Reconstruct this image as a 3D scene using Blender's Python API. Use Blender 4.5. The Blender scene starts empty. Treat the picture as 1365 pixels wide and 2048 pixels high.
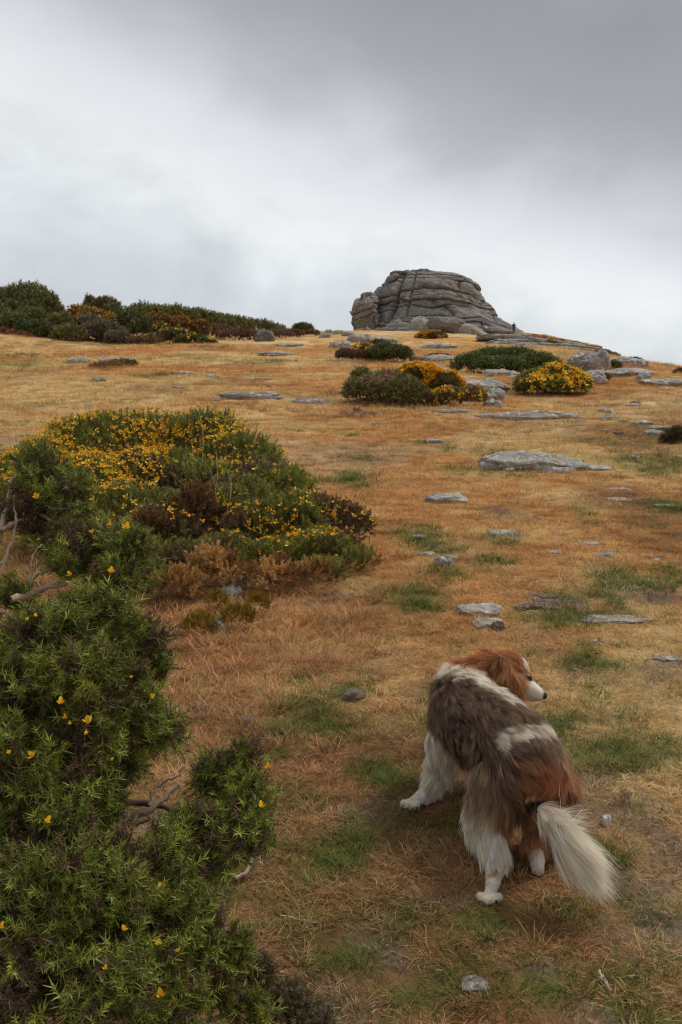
import bpy, math, random
import numpy as np
from mathutils import Vector
from mathutils.kdtree import KDTree

random.seed(7)
RNG = np.random.default_rng(11)
scene = bpy.context.scene
COL = scene.collection

# ------------------------------------------------------------------ camera
EYE = np.array([0.0, 0.0, 1.6])
PITCH = math.radians(-5.0)
cam_data = bpy.data.cameras.new('camera')
cam_data.sensor_fit = 'VERTICAL'
cam_data.sensor_height = 36.0
cam_data.lens = 35.0
cam_data.clip_start = 0.05
cam_data.clip_end = 6000.0
cam = bpy.data.objects.new('camera', cam_data)
cam.location = EYE
cam.rotation_euler = (math.radians(90) + PITCH, 0, 0)
COL.objects.link(cam)
scene.camera = cam
cam_data.dof.use_dof = True
cam_data.dof.focus_distance = 3.3
cam_data.dof.aperture_fstop = 16.0

# ------------------------------------------------------------------ light
SUN_EL, SUN_AZ = math.radians(56), math.radians(62)     # azimuth from +Y towards +X
world = bpy.data.worlds.new("World")
scene.world = world
world.use_nodes = True
wt = world.node_tree
wt.nodes.clear()
def wn(t, **k):
    n = wt.nodes.new(t)
    for a, b in k.items():
        setattr(n, a, b)
    return n
w_out = wn('ShaderNodeOutputWorld')
w_bg = wn('ShaderNodeBackground')
w_bg.inputs['Strength'].default_value = 0.71
sky = wn('ShaderNodeTexSky', sky_type='NISHITA', sun_disc=False)
sky.sun_elevation = SUN_EL
sky.sun_rotation = SUN_AZ
sky_dim = wn('ShaderNodeMix', data_type='RGBA', blend_type='MULTIPLY')
sky_dim.inputs[0].default_value = 1.0
sky_dim.inputs[7].default_value = (0.1, 0.1, 0.1, 1)
wt.links.new(sky.outputs[0], sky_dim.inputs[6])
tc = wn('ShaderNodeTexCoord')
sep = wn('ShaderNodeSeparateXYZ')
wt.links.new(tc.outputs['Generated'], sep.inputs[0])
def wmath(op, a, b=None, c=None):
    n = wn('ShaderNodeMath', operation=op)
    for i, v in enumerate((a, b, c)):
        if v is None: continue
        if isinstance(v, (int, float)): n.inputs[i].default_value = v
        else: wt.links.new(v, n.inputs[i])
    return n.outputs[0]
def wnoise(scale, zstretch, detail, rough, dist=0.0, off=(0, 0, 0)):
    mp = wn('ShaderNodeMapping')
    mp.inputs['Scale'].default_value = (1, 1, zstretch)
    mp.inputs['Location'].default_value = off
    wt.links.new(tc.outputs['Generated'], mp.inputs[0])
    n = wn('ShaderNodeTexNoise')
    n.inputs['Scale'].default_value = scale
    n.inputs['Detail'].default_value = detail
    n.inputs['Roughness'].default_value = rough
    n.inputs['Distortion'].default_value = dist
    wt.links.new(mp.outputs[0], n.inputs['Vector'])
    return wmath('SUBTRACT', n.outputs[0], 0.5)
n_big = wnoise(2.2, 1.3, 3, 0.5, 0.3, (0.3, 0.1, 0.55))
n_mid = wnoise(6.0, 1.6, 5, 0.55, 0.5, (0.9, 0, 0.2))
n_fine = wnoise(15.0, 2.2, 5, 0.55, 0.2)
t = wmath('ADD', sep.outputs[2], wmath('MULTIPLY', sep.outputs[0], 0.33))
t = wmath('MULTIPLY_ADD', n_big, 0.14, t)
t = wmath('MULTIPLY_ADD', n_mid, 0.13, t)
t = wmath('MULTIPLY_ADD', n_fine, 0.035, t)
ramp = wn('ShaderNodeValToRGB')
cr = ramp.color_ramp
cr.interpolation = 'B_SPLINE'
stops = [(0.0, (.52, .55, .59)), (.06, (.56, .595, .63)), (.13, (.65, .685, .71)), (.18, (.80, .83, .85)),
         (.225, (.80, .82, .845)), (.28, (.57, .58, .62)), (.33, (.40, .405, .44)), (.40, (.305, .31, .34)),
         (.52, (.33, .335, .365)), (1.0, (.66, .67, .70))]
while len(cr.elements) < len(stops): cr.elements.new(0.5)
for e, (p, c) in zip(cr.elements, stops):
    e.position = p
    e.color = (*c, 1)
wt.links.new(t, ramp.inputs[0])
tex_mul = wmath('MULTIPLY_ADD', n_mid, 0.34, 1.0)
tex_mul = wmath('MULTIPLY_ADD', n_fine, 0.16, tex_mul)
sc_ = wn('ShaderNodeVectorMath', operation='SCALE')
wt.links.new(ramp.outputs[0], sc_.inputs[0])
wt.links.new(tex_mul, sc_.inputs['Scale'])
w_mix = wn('ShaderNodeMix', data_type='RGBA')
w_mix.inputs[0].default_value = 0.05
wt.links.new(sc_.outputs[0], w_mix.inputs[6])
wt.links.new(sky_dim.outputs[2], w_mix.inputs[7])
wt.links.new(w_mix.outputs[2], w_bg.inputs[0])
wt.links.new(w_bg.outputs[0], w_out.inputs[0])

sun_data = bpy.data.lights.new('sun', 'SUN')
sun_data.energy = 1.5
sun_data.angle = math.radians(12)
sun_data.color = (1.0, 0.93, 0.83)
sun = bpy.data.objects.new('sun', sun_data)
sv = Vector((math.sin(SUN_AZ) * math.cos(SUN_EL), math.cos(SUN_AZ) * math.cos(SUN_EL), math.sin(SUN_EL)))
sun.rotation_euler = sv.to_track_quat('Z', 'Y').to_euler()
COL.objects.link(sun)
scene.view_settings.view_transform = 'Standard'
scene.view_settings.look = 'None'
scene.view_settings.gamma = 1.0
scene.view_settings.exposure = 0.60
scene.view_settings.use_curve_mapping = False
scene.cycles.max_bounces = 8
scene.cycles.diffuse_bounces = 7
scene.cycles.filter_width = 1.15
scene.cycles.transparent_max_bounces = 4

# ------------------------------------------------------------------ numeric helpers
F = 35.0 / 36.0 * 2048
CP, SP = math.cos(PITCH), math.sin(PITCH)
def ray(px, py):
    """direction with unit length along the view axis for photograph pixel (px, py)"""
    a = (np.asarray(px, float) - 682.5) / F
    b = (1024.0 - np.asarray(py, float)) / F
    return np.stack([a, CP - b * SP, SP + b * CP], -1)
def atY(px, py, Y):
    """the point on that line of sight at world distance Y ahead"""
    r = ray(px, py)
    return EYE + r * (Y / r[..., 1])[..., None]
def proj(P):
    d = np.asarray(P, float) - EYE
    z = d[..., 1] * CP + d[..., 2] * SP
    u = -d[..., 1] * SP + d[..., 2] * CP
    return 682.5 + F * d[..., 0] / z, 1024 - F * u / z
def sstep(a, b, x):
    t = np.clip((x - a) / (b - a), 0, 1)
    return t * t * (3 - 2 * t)
def hash3(i, j, k, seed=0):
    with np.errstate(over='ignore'):
        h = (i.astype(np.int64) * 374761393 + j.astype(np.int64) * 668265263 + k.astype(np.int64) * 2147483647 + seed * 1274126177) & 0xffffffff
        h = ((h ^ (h >> 13)) * 1274126177) & 0xffffffff
        h = ((h ^ (h >> 16)) * 2246822519) & 0xffffffff
        h = h ^ (h >> 15)
    return (h & 0xffffff) / float(0xffffff)
def noise3(x, y, z, seed=0):
    x, y, z = np.broadcast_arrays(np.asarray(x, float), y, z)
    i, j, k = np.floor(x), np.floor(y), np.floor(z)
    fx, fy, fz = x - i, y - j, z - k
    fx = fx * fx * fx * (fx * (fx * 6 - 15) + 10); fy = fy * fy * fy * (fy * (fy * 6 - 15) + 10); fz = fz * fz * fz * (fz * (fz * 6 - 15) + 10)
    r = 0
    for a in (0, 1):
        for b in (0, 1):
            for c in (0, 1):
                w = (fx if a else 1 - fx) * (fy if b else 1 - fy) * (fz if c else 1 - fz)
                r = r + w * hash3(i + a, j + b, k + c, seed)
    return r * 2 - 1
def noise2(x, y, seed=0):
    x, y = np.broadcast_arrays(np.asarray(x, float), y)
    i, j = np.floor(x), np.floor(y)
    fx, fy = x - i, y - j
    fx = fx * fx * fx * (fx * (fx * 6 - 15) + 10); fy = fy * fy * fy * (fy * (fy * 6 - 15) + 10)
    z = np.zeros_like(i)
    r = 0
    for a in (0, 1):
        for b in (0, 1):
            w = (fx if a else 1 - fx) * (fy if b else 1 - fy)
            r = r + w * hash3(i + a, j + b, z, seed)
    return r * 2 - 1
def fbm2(x, y, oct=4, seed=0, gain=.5):
    r, a, s = 0, 1.0, 0
    for o in range(oct):
        c, n = math.cos(o * 1.1), math.sin(o * 1.1)
        r = r + a * noise2((x * c - y * n) * 2 ** o + 17.3 * o, (x * n + y * c) * 2 ** o - 9.1 * o, seed + o)
        s += a; a *= gain
    return r / s
def fbm3(x, y, z, oct=4, seed=0, gain=.5):
    r, a, s = 0, 1.0, 0
    for o in range(oct):
        r = r + a * noise3(x * 2 ** o + 13.7 * o, y * 2 ** o + 3.1 * o, z * 2 ** o - 7.7 * o, seed + o)
        s += a; a *= gain
    return r / s

# ------------------------------------------------------------------ blender helpers
def mesh_from(name, V, T, color=None, smooth=False, extra=None):
    """V (n,3); T (m,3) or (m,4); color (n,3) stored as point attribute tint"""
    V = np.ascontiguousarray(V, np.float32); T = np.ascontiguousarray(T, np.int32)
    me = bpy.data.meshes.new(name)
    k = T.shape[1] if len(T) else 3
    me.vertices.add(len(V)); me.vertices.foreach_set('co', V.ravel())
    me.loops.add(T.size); me.loops.foreach_set('vertex_index', T.ravel())
    me.polygons.add(len(T)); me.polygons.foreach_set('loop_start', np.arange(len(T), dtype=np.int32) * k)
    me.update(calc_edges=True)
    me.polygons.foreach_set('use_smooth', np.full(len(T), smooth, bool))
    if color is not None:
        a = me.attributes.new('tint', 'FLOAT_COLOR', 'POINT')
        a.data.foreach_set('color', np.concatenate([np.clip(color, 0, 1), np.ones((len(V), 1))], 1).astype(np.float32).ravel())
    for nm, arr in (extra or {}).items():
        a = me.attributes.new(nm, 'FLOAT', 'POINT')
        a.data.foreach_set('value', np.asarray(arr, np.float32))
    me.update()
    return me
def tag(o, label=None, cat=None, group=None, kind=None):
    for k, v in (('label', label), ('category', cat), ('group', group), ('kind', kind)):
        if v: o[k] = v
    return o
def link(name, me, mat=None, parent=None, loc=None):
    o = bpy.data.objects.new(name, me)
    COL.objects.link(o)
    if mat is not None and me is not None and len(me.materials) == 0: me.materials.append(mat)
    if parent is not None: o.parent = parent
    if loc is not None: o.location = loc
    return o
def empty(name, loc, label, cat, group=None):
    o = bpy.data.objects.new(name, None)
    COL.objects.link(o)
    o.location = loc
    o.empty_display_size = 0.1
    return tag(o, label, cat, group)
def grid_faces(nr, nc, wrap=False):
    r, c = np.meshgrid(np.arange(nr - 1), np.arange(nc if wrap else nc - 1), indexing='ij')
    c2 = (c + 1) % nc
    return np.stack([r * nc + c, r * nc + c2, (r + 1) * nc + c2, (r + 1) * nc + c], -1).reshape(-1, 4)
def rot_to(axis, spin):
    """(n,3,3) matrices whose local z is axis, spun about it"""
    z = axis / np.linalg.norm(axis, axis=1, keepdims=True)
    h = np.where(np.abs(z[:, 2:3]) < .95, np.array([[0, 0, 1.]]), np.array([[1., 0, 0]]))
    x = np.cross(h, z); x /= np.linalg.norm(x, axis=1, keepdims=True)
    y = np.cross(z, x)
    c, s = np.cos(spin)[:, None], np.sin(spin)[:, None]
    return np.stack([x * c + y * s, -x * s + y * c, z], 2)
def scatter(tv, tf, tsh, pos, axis, scale, tint, rng=RNG):
    """copies of a template (verts, faces, per-vertex colour multiplier) -> V, T, C"""
    n, m = len(pos), len(tv)
    R = rot_to(axis, rng.uniform(0, 6.283, n))
    V = np.einsum('nij,mj->nmi', R, tv) * np.asarray(scale).reshape(-1, 1, 1) + pos[:, None, :]
    T = (tf[None] + (np.arange(n) * m)[:, None, None]).reshape(-1, tf.shape[1])
    C = np.clip(tint[:, None, :] * tsh[None], 0, 1).reshape(-1, 3)
    return V.reshape(-1, 3), T, C
def merge(parts):
    V, T, C, o = [], [], [], 0
    for v, t_, c in parts:
        V.append(v); T.append(t_ + o); C.append(c); o += len(v)
    return np.concatenate(V), np.concatenate(T), np.concatenate(C)
def tube(pts, rad, col=(.3, .2, .15), seg=6, closed_tip=True):
    pts = np.asarray(pts, float); rad = np.broadcast_to(np.asarray(rad, float), (len(pts),))
    tan = np.gradient(pts, axis=0)
    R = rot_to(tan, np.zeros(len(pts)))
    for i in range(1, len(pts)):                       # keep rings from twisting
        x = R[i - 1][:, 0] - R[i][:, 2] * (R[i - 1][:, 0] @ R[i][:, 2]); x /= np.linalg.norm(x) + 1e-9
        R[i][:, 0] = x; R[i][:, 1] = np.cross(R[i][:, 2], x)
    a = np.linspace(0, 2 * np.pi, seg, endpoint=False)
    ring = np.stack([np.cos(a), np.sin(a), 0 * a], 1)
    V = np.einsum('nij,mj->nmi', R, ring) * rad[:, None, None] + pts[:, None]
    n = len(pts)
    Q = grid_faces(n, seg, True)
    T = np.concatenate([Q[:, [0, 1, 2]], Q[:, [0, 2, 3]]])
    return V.reshape(-1, 3), T, np.tile(np.array(col, float), (n * seg, 1))
def smooth_path(pts, n, jitter=0, rng=RNG):
    """Catmull-Rom through pts"""
    P = np.asarray(pts, float)
    P = np.vstack([2 * P[0] - P[1], P, 2 * P[-1] - P[-2]])
    out = []
    k = len(P) - 3
    for u in np.linspace(0, k - 1e-6, n):
        i = int(u); f = u - i
        a, b, c, d = P[i:i + 4]
        out.append(.5 * ((2 * b) + (-a + c) * f + (2 * a - 5 * b + 4 * c - d) * f * f + (-a + 3 * b - 3 * c + d) * f ** 3))
    out = np.array(out)
    if jitter: out = out + rng.normal(0, jitter, out.shape)
    return out

# ------------------------------------------------------------------ materials
def material(name):
    m = bpy.data.materials.new(name)
    m.use_nodes = True
    nt = m.node_tree
    return m, nt, nt.nodes['Principled BSDF']
def N(nt, t, **k):
    n = nt.nodes.new(t)
    for a, b in k.items(): setattr(n, a, b)
    return n
def tint_material(name, rough=.7, spec=.25, attr='tint', transl=0.0, noise=None, itype='GEOMETRY', sheen=0):
    m, nt, b = material(name)
    a = N(nt, 'ShaderNodeAttribute', attribute_name=attr, attribute_type=itype)
    col = a.outputs['Color']
    if noise:
        tcn = N(nt, 'ShaderNodeTexCoord')
        no = N(nt, 'ShaderNodeTexNoise'); no.inputs['Scale'].default_value = noise[0]; no.inputs['Detail'].default_value = 4
        nt.links.new(tcn.outputs['Object'], no.inputs['Vector'])
        mr = N(nt, 'ShaderNodeMapRange'); mr.inputs[1].default_value = .25; mr.inputs[2].default_value = .75
        mr.inputs[3].default_value = 1 - noise[1]; mr.inputs[4].default_value = 1 + noise[1]
        nt.links.new(no.outputs[0], mr.inputs[0])
        vm = N(nt, 'ShaderNodeVectorMath', operation='SCALE')
        nt.links.new(col, vm.inputs[0]); nt.links.new(mr.outputs[0], vm.inputs['Scale'])
        col = vm.outputs[0]
    nt.links.new(col, b.inputs['Base Color'])
    b.inputs['Roughness'].default_value = rough
    b.inputs['Specular IOR Level'].default_value = spec
    if sheen: b.inputs['Sheen Weight'].default_value = sheen
    if transl:
        tr = N(nt, 'ShaderNodeBsdfTranslucent'); nt.links.new(col, tr.inputs[0])
        mx = N(nt, 'ShaderNodeMixShader'); mx.inputs[0].default_value = transl
        nt.links.new(b.outputs[0], mx.inputs[1]); nt.links.new(tr.outputs[0], mx.inputs[2])
        nt.links.new(mx.outputs[0], nt.nodes['Material Output'].inputs[0])
    return m
# ------------------------------------------------------------------ the moor: terrain
def softplus(x, k):
    x = x / k
    return k * np.where(x > 20, x, np.log1p(np.exp(np.minimum(x, 20))))
def H0(X, Y):
    X = np.asarray(X, float); Y = np.asarray(Y, float)
    z = 0.099 * Y
    z = z - 0.0009 * np.maximum(0, Y - 262 - 0.25 * X) ** 2 * (1 / (1 + np.maximum(0, Y - 262) / 120))
    z = z - 0.30 * softplus(X - (12.0 + 0.08 * Y), 1.6 + .012 * np.maximum(Y, 0))
    # back bank at the left where the far thicket stands
    z = z + 2.3 * sstep(76, 118, Y) * sstep(-10, -38, X) * (1 - sstep(130, 260, Y))
    z = z + 1.1 * sstep(60, 74, Y) * sstep(-14, -30, X)
    z = z + 0.22 * np.exp(-(((X + 1.9) / 1.9) ** 2 + ((Y - 8.0) / 1.7) ** 2))
    return z
def H(X, Y):
    X = np.asarray(X, float); Y = np.asarray(Y, float)
    z = H0(X, Y)
    far = np.clip((Y - 8) / 30, 0, 1)
    z = z + .05 * fbm2(X / 1.3, Y / 1.3, 3, 5) * sstep(0, 3, Y + 2) + (.10 * far) * fbm2(X / 4, Y / 4, 2, 31) + .35 * sstep(25, 90, Y) * fbm2(X / 16, Y / 16, 2, 41)
    z = z + .012 * fbm2(X / .22, Y / .22, 2, 91)
    z = z + .20 * sstep(6, 14, Y) * np.maximum(0, fbm2(X / 3.2, Y / 2.0, 2, 77)) ** 1.0
    return z
def P(px, py):
    """where that line of sight meets the ground"""
    px = np.atleast_1d(np.asarray(px, float)); py = np.atleast_1d(np.asarray(py, float))
    r = ray(px, py)
    ys = np.exp(np.linspace(math.log(1.2), math.log(420), 900))
    out = np.full((len(px), 3), np.nan)
    for i in range(len(px)):
        p = EYE + r[i] * (ys / r[i, 1])[:, None]
        d = p[:, 2] - H(p[:, 0], p[:, 1])
        k = np.argmax(d < 0)
        if d[k] >= 0: k = int(np.argmin(d))
        if k == 0: k = 1
        f = d[k - 1] / (d[k - 1] - d[k] + 1e-9)
        yy = ys[k - 1] + np.clip(f, 0, 1) * (ys[k] - ys[k - 1])
        q = EYE + r[i] * (yy / r[i, 1])
        q[2] = H(q[0], q[1])
        out[i] = q
    return out
def P1(px, py): return P(px, py)[0]
def mpp(Y): return Y / F        # metres per photograph pixel at distance Y

STRAW = np.array([.76, .54, .24]); ORANGE = np.array([.65, .335, .115]); RUST = np.array([.30, .145, .062])
GREEN = np.array([.10, .14, .028]); DGREEN = np.array([.05, .09, .022]); LITTER = np.array([.27, .20, .145]); PALE = np.array([.72, .55, .32])
# green patches seen in the photograph: pixel, half width and half depth in pixels
GP = [(700, 1690, 95, 40), (765, 1850, 90, 60), (640, 1445, 80, 40), (770, 1555, 70, 35), (880, 1655, 60, 25), (600, 1610, 25, 20), (560, 1460, 40, 30),
      (1240, 1160, 60, 22), (1130, 1237, 90, 16), (1010, 1080, 22, 10), (1160, 1022, 18, 14), (950, 1850, 70, 40), (1130, 1820, 40, 30),
      (1180, 1850, 40, 20), (1250, 1800, 60, 22), (1080, 1975, 70, 50), (900, 1950, 60, 60), (840, 1072, 45, 18), (820, 1200, 60, 30), (620, 1360, 30, 14),
      (1150, 1545, 30, 14), (1120, 1440, 40, 25), (1300, 930, 70, 14), (1190, 1330, 60, 16), (660, 1720, 90, 40), (820, 2000, 60, 40), (620, 1860, 60, 40),
      (1000, 915, 30, 6), (880, 1100, 40, 16), (1335, 1015, 40, 12), (980, 1125, 40, 10), (720, 1900, 60, 40), (1270, 1950, 60, 30), (700, 960, 40, 20)]
gp_pos = P([g[0] for g in GP], [g[1] for g in GP])
def green_amount(X, Y):
    g = np.zeros_like(X)
    for (px, py, w, h), p in zip(GP, gp_pos):
        rx = w * mpp(p[1]); ry = max(rx * .5, h * mpp(p[1]) / max(.06, (1.6 / p[1])))
        ry = min(ry, rx * 2.2)
        g = np.maximum(g, np.exp(-(((X - p[0]) / rx) ** 2 + ((Y - p[1]) / ry) ** 2)))
    return g
LP = [(740, 1620, 75, 20), (640, 1985, 90, 45), (1230, 1640, 110, 55), (1335, 1710, 70, 70), (1290, 1905, 80, 30), (1180, 1560, 60, 25), (1090, 1935, 60, 20), (900, 1800, 50, 20), (1010, 1030, 40, 10), (1110, 1200, 70, 20), (1290, 1185, 70, 18)]
lp_pos = P([g[0] for g in LP], [g[1] for g in LP])
def litter_amount(X, Y):
    g = np.zeros_like(X)
    for (px, py, w, h), p in zip(LP, lp_pos):
        rx = w * mpp(p[1]); ry = min(max(rx * .5, h * mpp(p[1]) / max(.06, (1.6 / p[1]))), rx * 2)
        g = np.maximum(g, np.exp(-(((X - p[0]) / rx) ** 2 + ((Y - p[1]) / ry) ** 2)))
    return g
def ground_colour(X, Y):
    big = fbm2(X / 6, Y / 9, 3, 201)
    med = fbm2(X / 1.1, Y / 1.3, 4, 211, .6)
    sm = fbm2(X / .28, Y / .3, 3, 221, .6)
    # left of the worn way and close by the grass is rustier
    rustz = .85 * sstep(.9, -.5, X - .12 * Y + .1) * sstep(7.5, 5.5, Y) + .6 * sstep(3.6, 2.5, Y)
    strawz = 1.1 * np.exp(-(((X - 1.15) / .8) ** 2 + ((Y - 7.3) / 1.8) ** 2)) + np.exp(-(((X - 1.3) / 1.3) ** 2 + ((Y - 4.4) / 1.1) ** 2)) * 1.0 + .5 * sstep(.3, 1.6, X - .15 * Y + .4) * sstep(3.5, 5, Y) * sstep(12, 8, Y)
    o = np.clip(.44 + 1.6 * big + 1.1 * med + .45 * sm + .15 * sstep(9, 20, Y) - .3 * strawz + .35 * rustz, 0, 1)
    o = sstep(.15, .85, o)[..., None]
    c = STRAW * (1 - o) + ORANGE * o
    r = np.clip(rustz + .9 * med + .3 * sm - .35 - .2 * strawz, 0, 1)
    r = np.maximum(r, .8 * sstep(.10, .45, fbm2(X / 2.2, Y / 3.0, 4, 251, .6)) * (1 - .3 * sstep(10, 20, Y)))  # rusty grass patches that also paint the shading of hollows into the turf
    r = np.clip(r + .35 * sstep(4.5, 2.6, Y), 0, .95)
    c = c * (1 - r[..., None]) + RUST * (1 + .35 * sm[..., None]) * r[..., None]
    pale = sstep(.18, .5, fbm2(X / 3, Y / 4, 4, 271))[..., None] * .55
    c = c * (1 - pale) + PALE * pale
    g = green_amount(X, Y) * (1.0 + .7 * sm + .4 * med)
    g = np.maximum(g, .8 * sstep(.22, .55, fbm2(X / .7, Y / .8, 4, 231, .6)) * (.9 - .55 * rustz) * sstep(22, 8, Y))
    g = np.maximum(g, .45 * sstep(.2, .6, fbm2(X / 4, Y / 6, 4, 237, .6)))
    g = np.maximum(g, .7 * sstep(.30, .5, fbm2(X / .26, Y / .24, 3, 239, .6)) * sstep(6.5, 4.5, Y))
    g = np.clip(g, 0, 1)
    gc = GREEN * 1.25
    c = c * (1 - g[..., None] * .8) + gc * g[..., None] * .8
    # bare litter and dead stalks, mostly on the right hand side of the way close by
    l = sstep(.12, .5, fbm2(X / .5, Y / .45, 4, 241, .6)) * sstep(.45, .8, X - .12 * (Y - 2.5)) * sstep(6.5, 3.5, Y)
    l = np.maximum(l, sstep(.3, .6, fbm2(X / .6, Y / .6, 4, 261, .6)) * .7 * sstep(11, 5, Y))
    l = np.clip(np.maximum(l, litter_amount(X, Y) * (.85 + .9 * sm + .5 * med)), 0, 1)
    c = c * (1 - l[..., None]) + LITTER * l[..., None]
    return c, g, l, r

# one sheet, polar so that the detail is where the eye is
NR = 540
az = np.concatenate([np.linspace(-25, 25, 400), np.linspace(25.8, 334.2, 120)]) * np.pi / 180
rr = np.concatenate([[0.02], np.exp(np.linspace(math.log(.4), math.log(420), NR)), np.exp(np.linspace(math.log(450), math.log(3500), 22))])
RR, AZ = np.meshgrid(rr, az, indexing='ij')
GX, GY = RR * np.sin(AZ), RR * np.cos(AZ)
GZ = H(GX, GY)
GZ = np.where(RR > 900, np.minimum(GZ, GZ), GZ)
GZ = np.maximum(GZ, -0.02 * RR - 12)
gc, gg, gl, gr = ground_colour(GX, GY)
gme = mesh_from('moor_ground', np.stack([GX, GY, GZ], -1).reshape(-1, 3), grid_faces(len(rr), len(az), True), gc.reshape(-1, 3) * .8, True)
m_ground, nt, b = material('dry_moor_turf')
a = N(nt, 'ShaderNodeAttribute', attribute_name='tint')
geo = N(nt, 'ShaderNodeNewGeometry')
def gnoise(scale, detail, rough=.6, vec=None):
    n = N(nt, 'ShaderNodeTexNoise'); n.inputs['Scale'].default_value = scale; n.inputs['Detail'].default_value = detail; n.inputs['Roughness'].default_value = rough
    nt.links.new(vec or geo.outputs['Position'], n.inputs['Vector'])
    return n.outputs[0]
n1 = gnoise(3.0, 8, .7); n2 = gnoise(45, 5, .7); n3 = gnoise(.9, 6, .65)
def mapr(x, lo, hi, a_, b_):
    m = N(nt, 'ShaderNodeMapRange'); nt.links.new(x, m.inputs[0])
    for i, v in enumerate((lo, hi, a_, b_)): m.inputs[i + 1].default_value = v
    return m.outputs[0]
mul = N(nt, 'ShaderNodeMath', operation='MULTIPLY')
nt.links.new(mapr(n1, .3, .7, .72, 1.25), mul.inputs[0]); nt.links.new(mapr(n2, .3, .7, .6, 1.35), mul.inputs[1])
mul2 = N(nt, 'ShaderNodeMath', operation='MULTIPLY')
nt.links.new(mul.outputs[0], mul2.inputs[0]); nt.links.new(mapr(n3, .3, .7, .85, 1.15), mul2.inputs[1])
vs = N(nt, 'ShaderNodeVectorMath', operation='SCALE')
nt.links.new(a.outputs['Color'], vs.inputs[0]); nt.links.new(mul2.outputs[0], vs.inputs['Scale'])
nt.links.new(vs.outputs[0], b.inputs['Base Color'])
b.inputs['Roughness'].default_value = .95
b.inputs['Specular IOR Level'].default_value = .08
bu = N(nt, 'ShaderNodeBump'); bu.inputs['Strength'].default_value = .8; bu.inputs['Distance'].default_value = .05
nt.links.new(n2, bu.inputs['Height']); nt.links.new(bu.outputs[0], b.inputs['Normal'])
ground = tag(link('moor_ground', gme, m_ground), 'grassy moor slope climbing to the granite tor', None, None, 'structure')

# ------------------------------------------------------------------ grass: tufts on points
def blade_tuft(n, length, spread, lie, width, seed, curl=.5, var=.35):
    """n bent blades; lie 0 upright .. 1 flat"""
    rg = np.random.default_rng(seed)
    V, T, C = [], [], []
    for i in range(n):
        aa = rg.uniform(0, 6.283); r0 = spread * math.sqrt(rg.uniform())
        bx, by = r0 * math.cos(aa), r0 * math.sin(aa)
        d = aa + rg.normal(0, .9)
        el = np.clip(math.pi / 2 * (1 - lie * rg.uniform(.55, 1.1)), .05, 1.55)
        L = length * rg.uniform(.45, 1.15)
        w = width * rg.uniform(.7, 1.3)
        p = np.array([bx, by, -.004]); k = 3
        side = np.array([-math.sin(d), math.cos(d), 0])
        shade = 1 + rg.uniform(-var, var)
        pts = [p]
        dd = d + 0
        for s in range(k):
            p = p + L / k * np.array([math.cos(dd) * math.cos(el), math.sin(dd) * math.cos(el), math.sin(el)])
            el -= curl * rg.uniform(.3, 1.3) / k * 1.5
            dd += rg.normal(0, .25)
            if p[2] < .003: p[2] = .003 + rg.uniform(0, .004)
            pts.append(p)
        o = sum(len(x) for x in V)
        vv = [pts[0] - side * w / 2, pts[0] + side * w / 2, pts[1] - side * w / 2, pts[1] + side * w / 2, pts[2] - side * w * .35, pts[2] + side * w * .35, pts[3]]
        V.append(np.array(vv))
        T += [(o, o + 1, o + 3), (o, o + 3, o + 2), (o + 2, o + 3, o + 5), (o + 2, o + 5, o + 4), (o + 4, o + 5, o + 6)]
        warm = rg.uniform(-.12, .12)
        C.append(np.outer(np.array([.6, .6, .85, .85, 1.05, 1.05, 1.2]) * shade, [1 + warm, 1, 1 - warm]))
    return np.concatenate(V), np.array(T), np.concatenate(C)
m_grass = None
def grass_material():
    m, nt, b = material('grass_blades')
    a1 = N(nt, 'ShaderNodeAttribute', attribute_name='tint', attribute_type='INSTANCER')
    a2 = N(nt, 'ShaderNodeAttribute', attribute_name='tint', attribute_type='GEOMETRY')
    mx = N(nt, 'ShaderNodeMix', data_type='RGBA', blend_type='MULTIPLY'); mx.inputs[0].default_value = 1
    # 1.4 undoes the clipped blade shades
    v = N(nt, 'ShaderNodeVectorMath', operation='SCALE'); v.inputs['Scale'].default_value = 1.8
    nt.links.new(a2.outputs['Color'], v.inputs[0])
    nt.links.new(a1.outputs['Color'], mx.inputs[6]); nt.links.new(v.outputs[0], mx.inputs[7])
    nt.links.new(mx.outputs[2], b.inputs['Base Color'])
    b.inputs['Roughness'].default_value = .6; b.inputs['Specular IOR Level'].default_value = .2
    tr = N(nt, 'ShaderNodeBsdfTranslucent'); nt.links.new(mx.outputs[2], tr.inputs[0])
    ms = N(nt, 'ShaderNodeMixShader'); ms.inputs[0].default_value = .25
    nt.links.new(b.outputs[0], ms.inputs[1]); nt.links.new(tr.outputs[0], ms.inputs[2])
    nt.links.new(ms.outputs[0], nt.nodes['Material Output'].inputs[0])
    return m
m_grass = grass_material()
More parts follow.
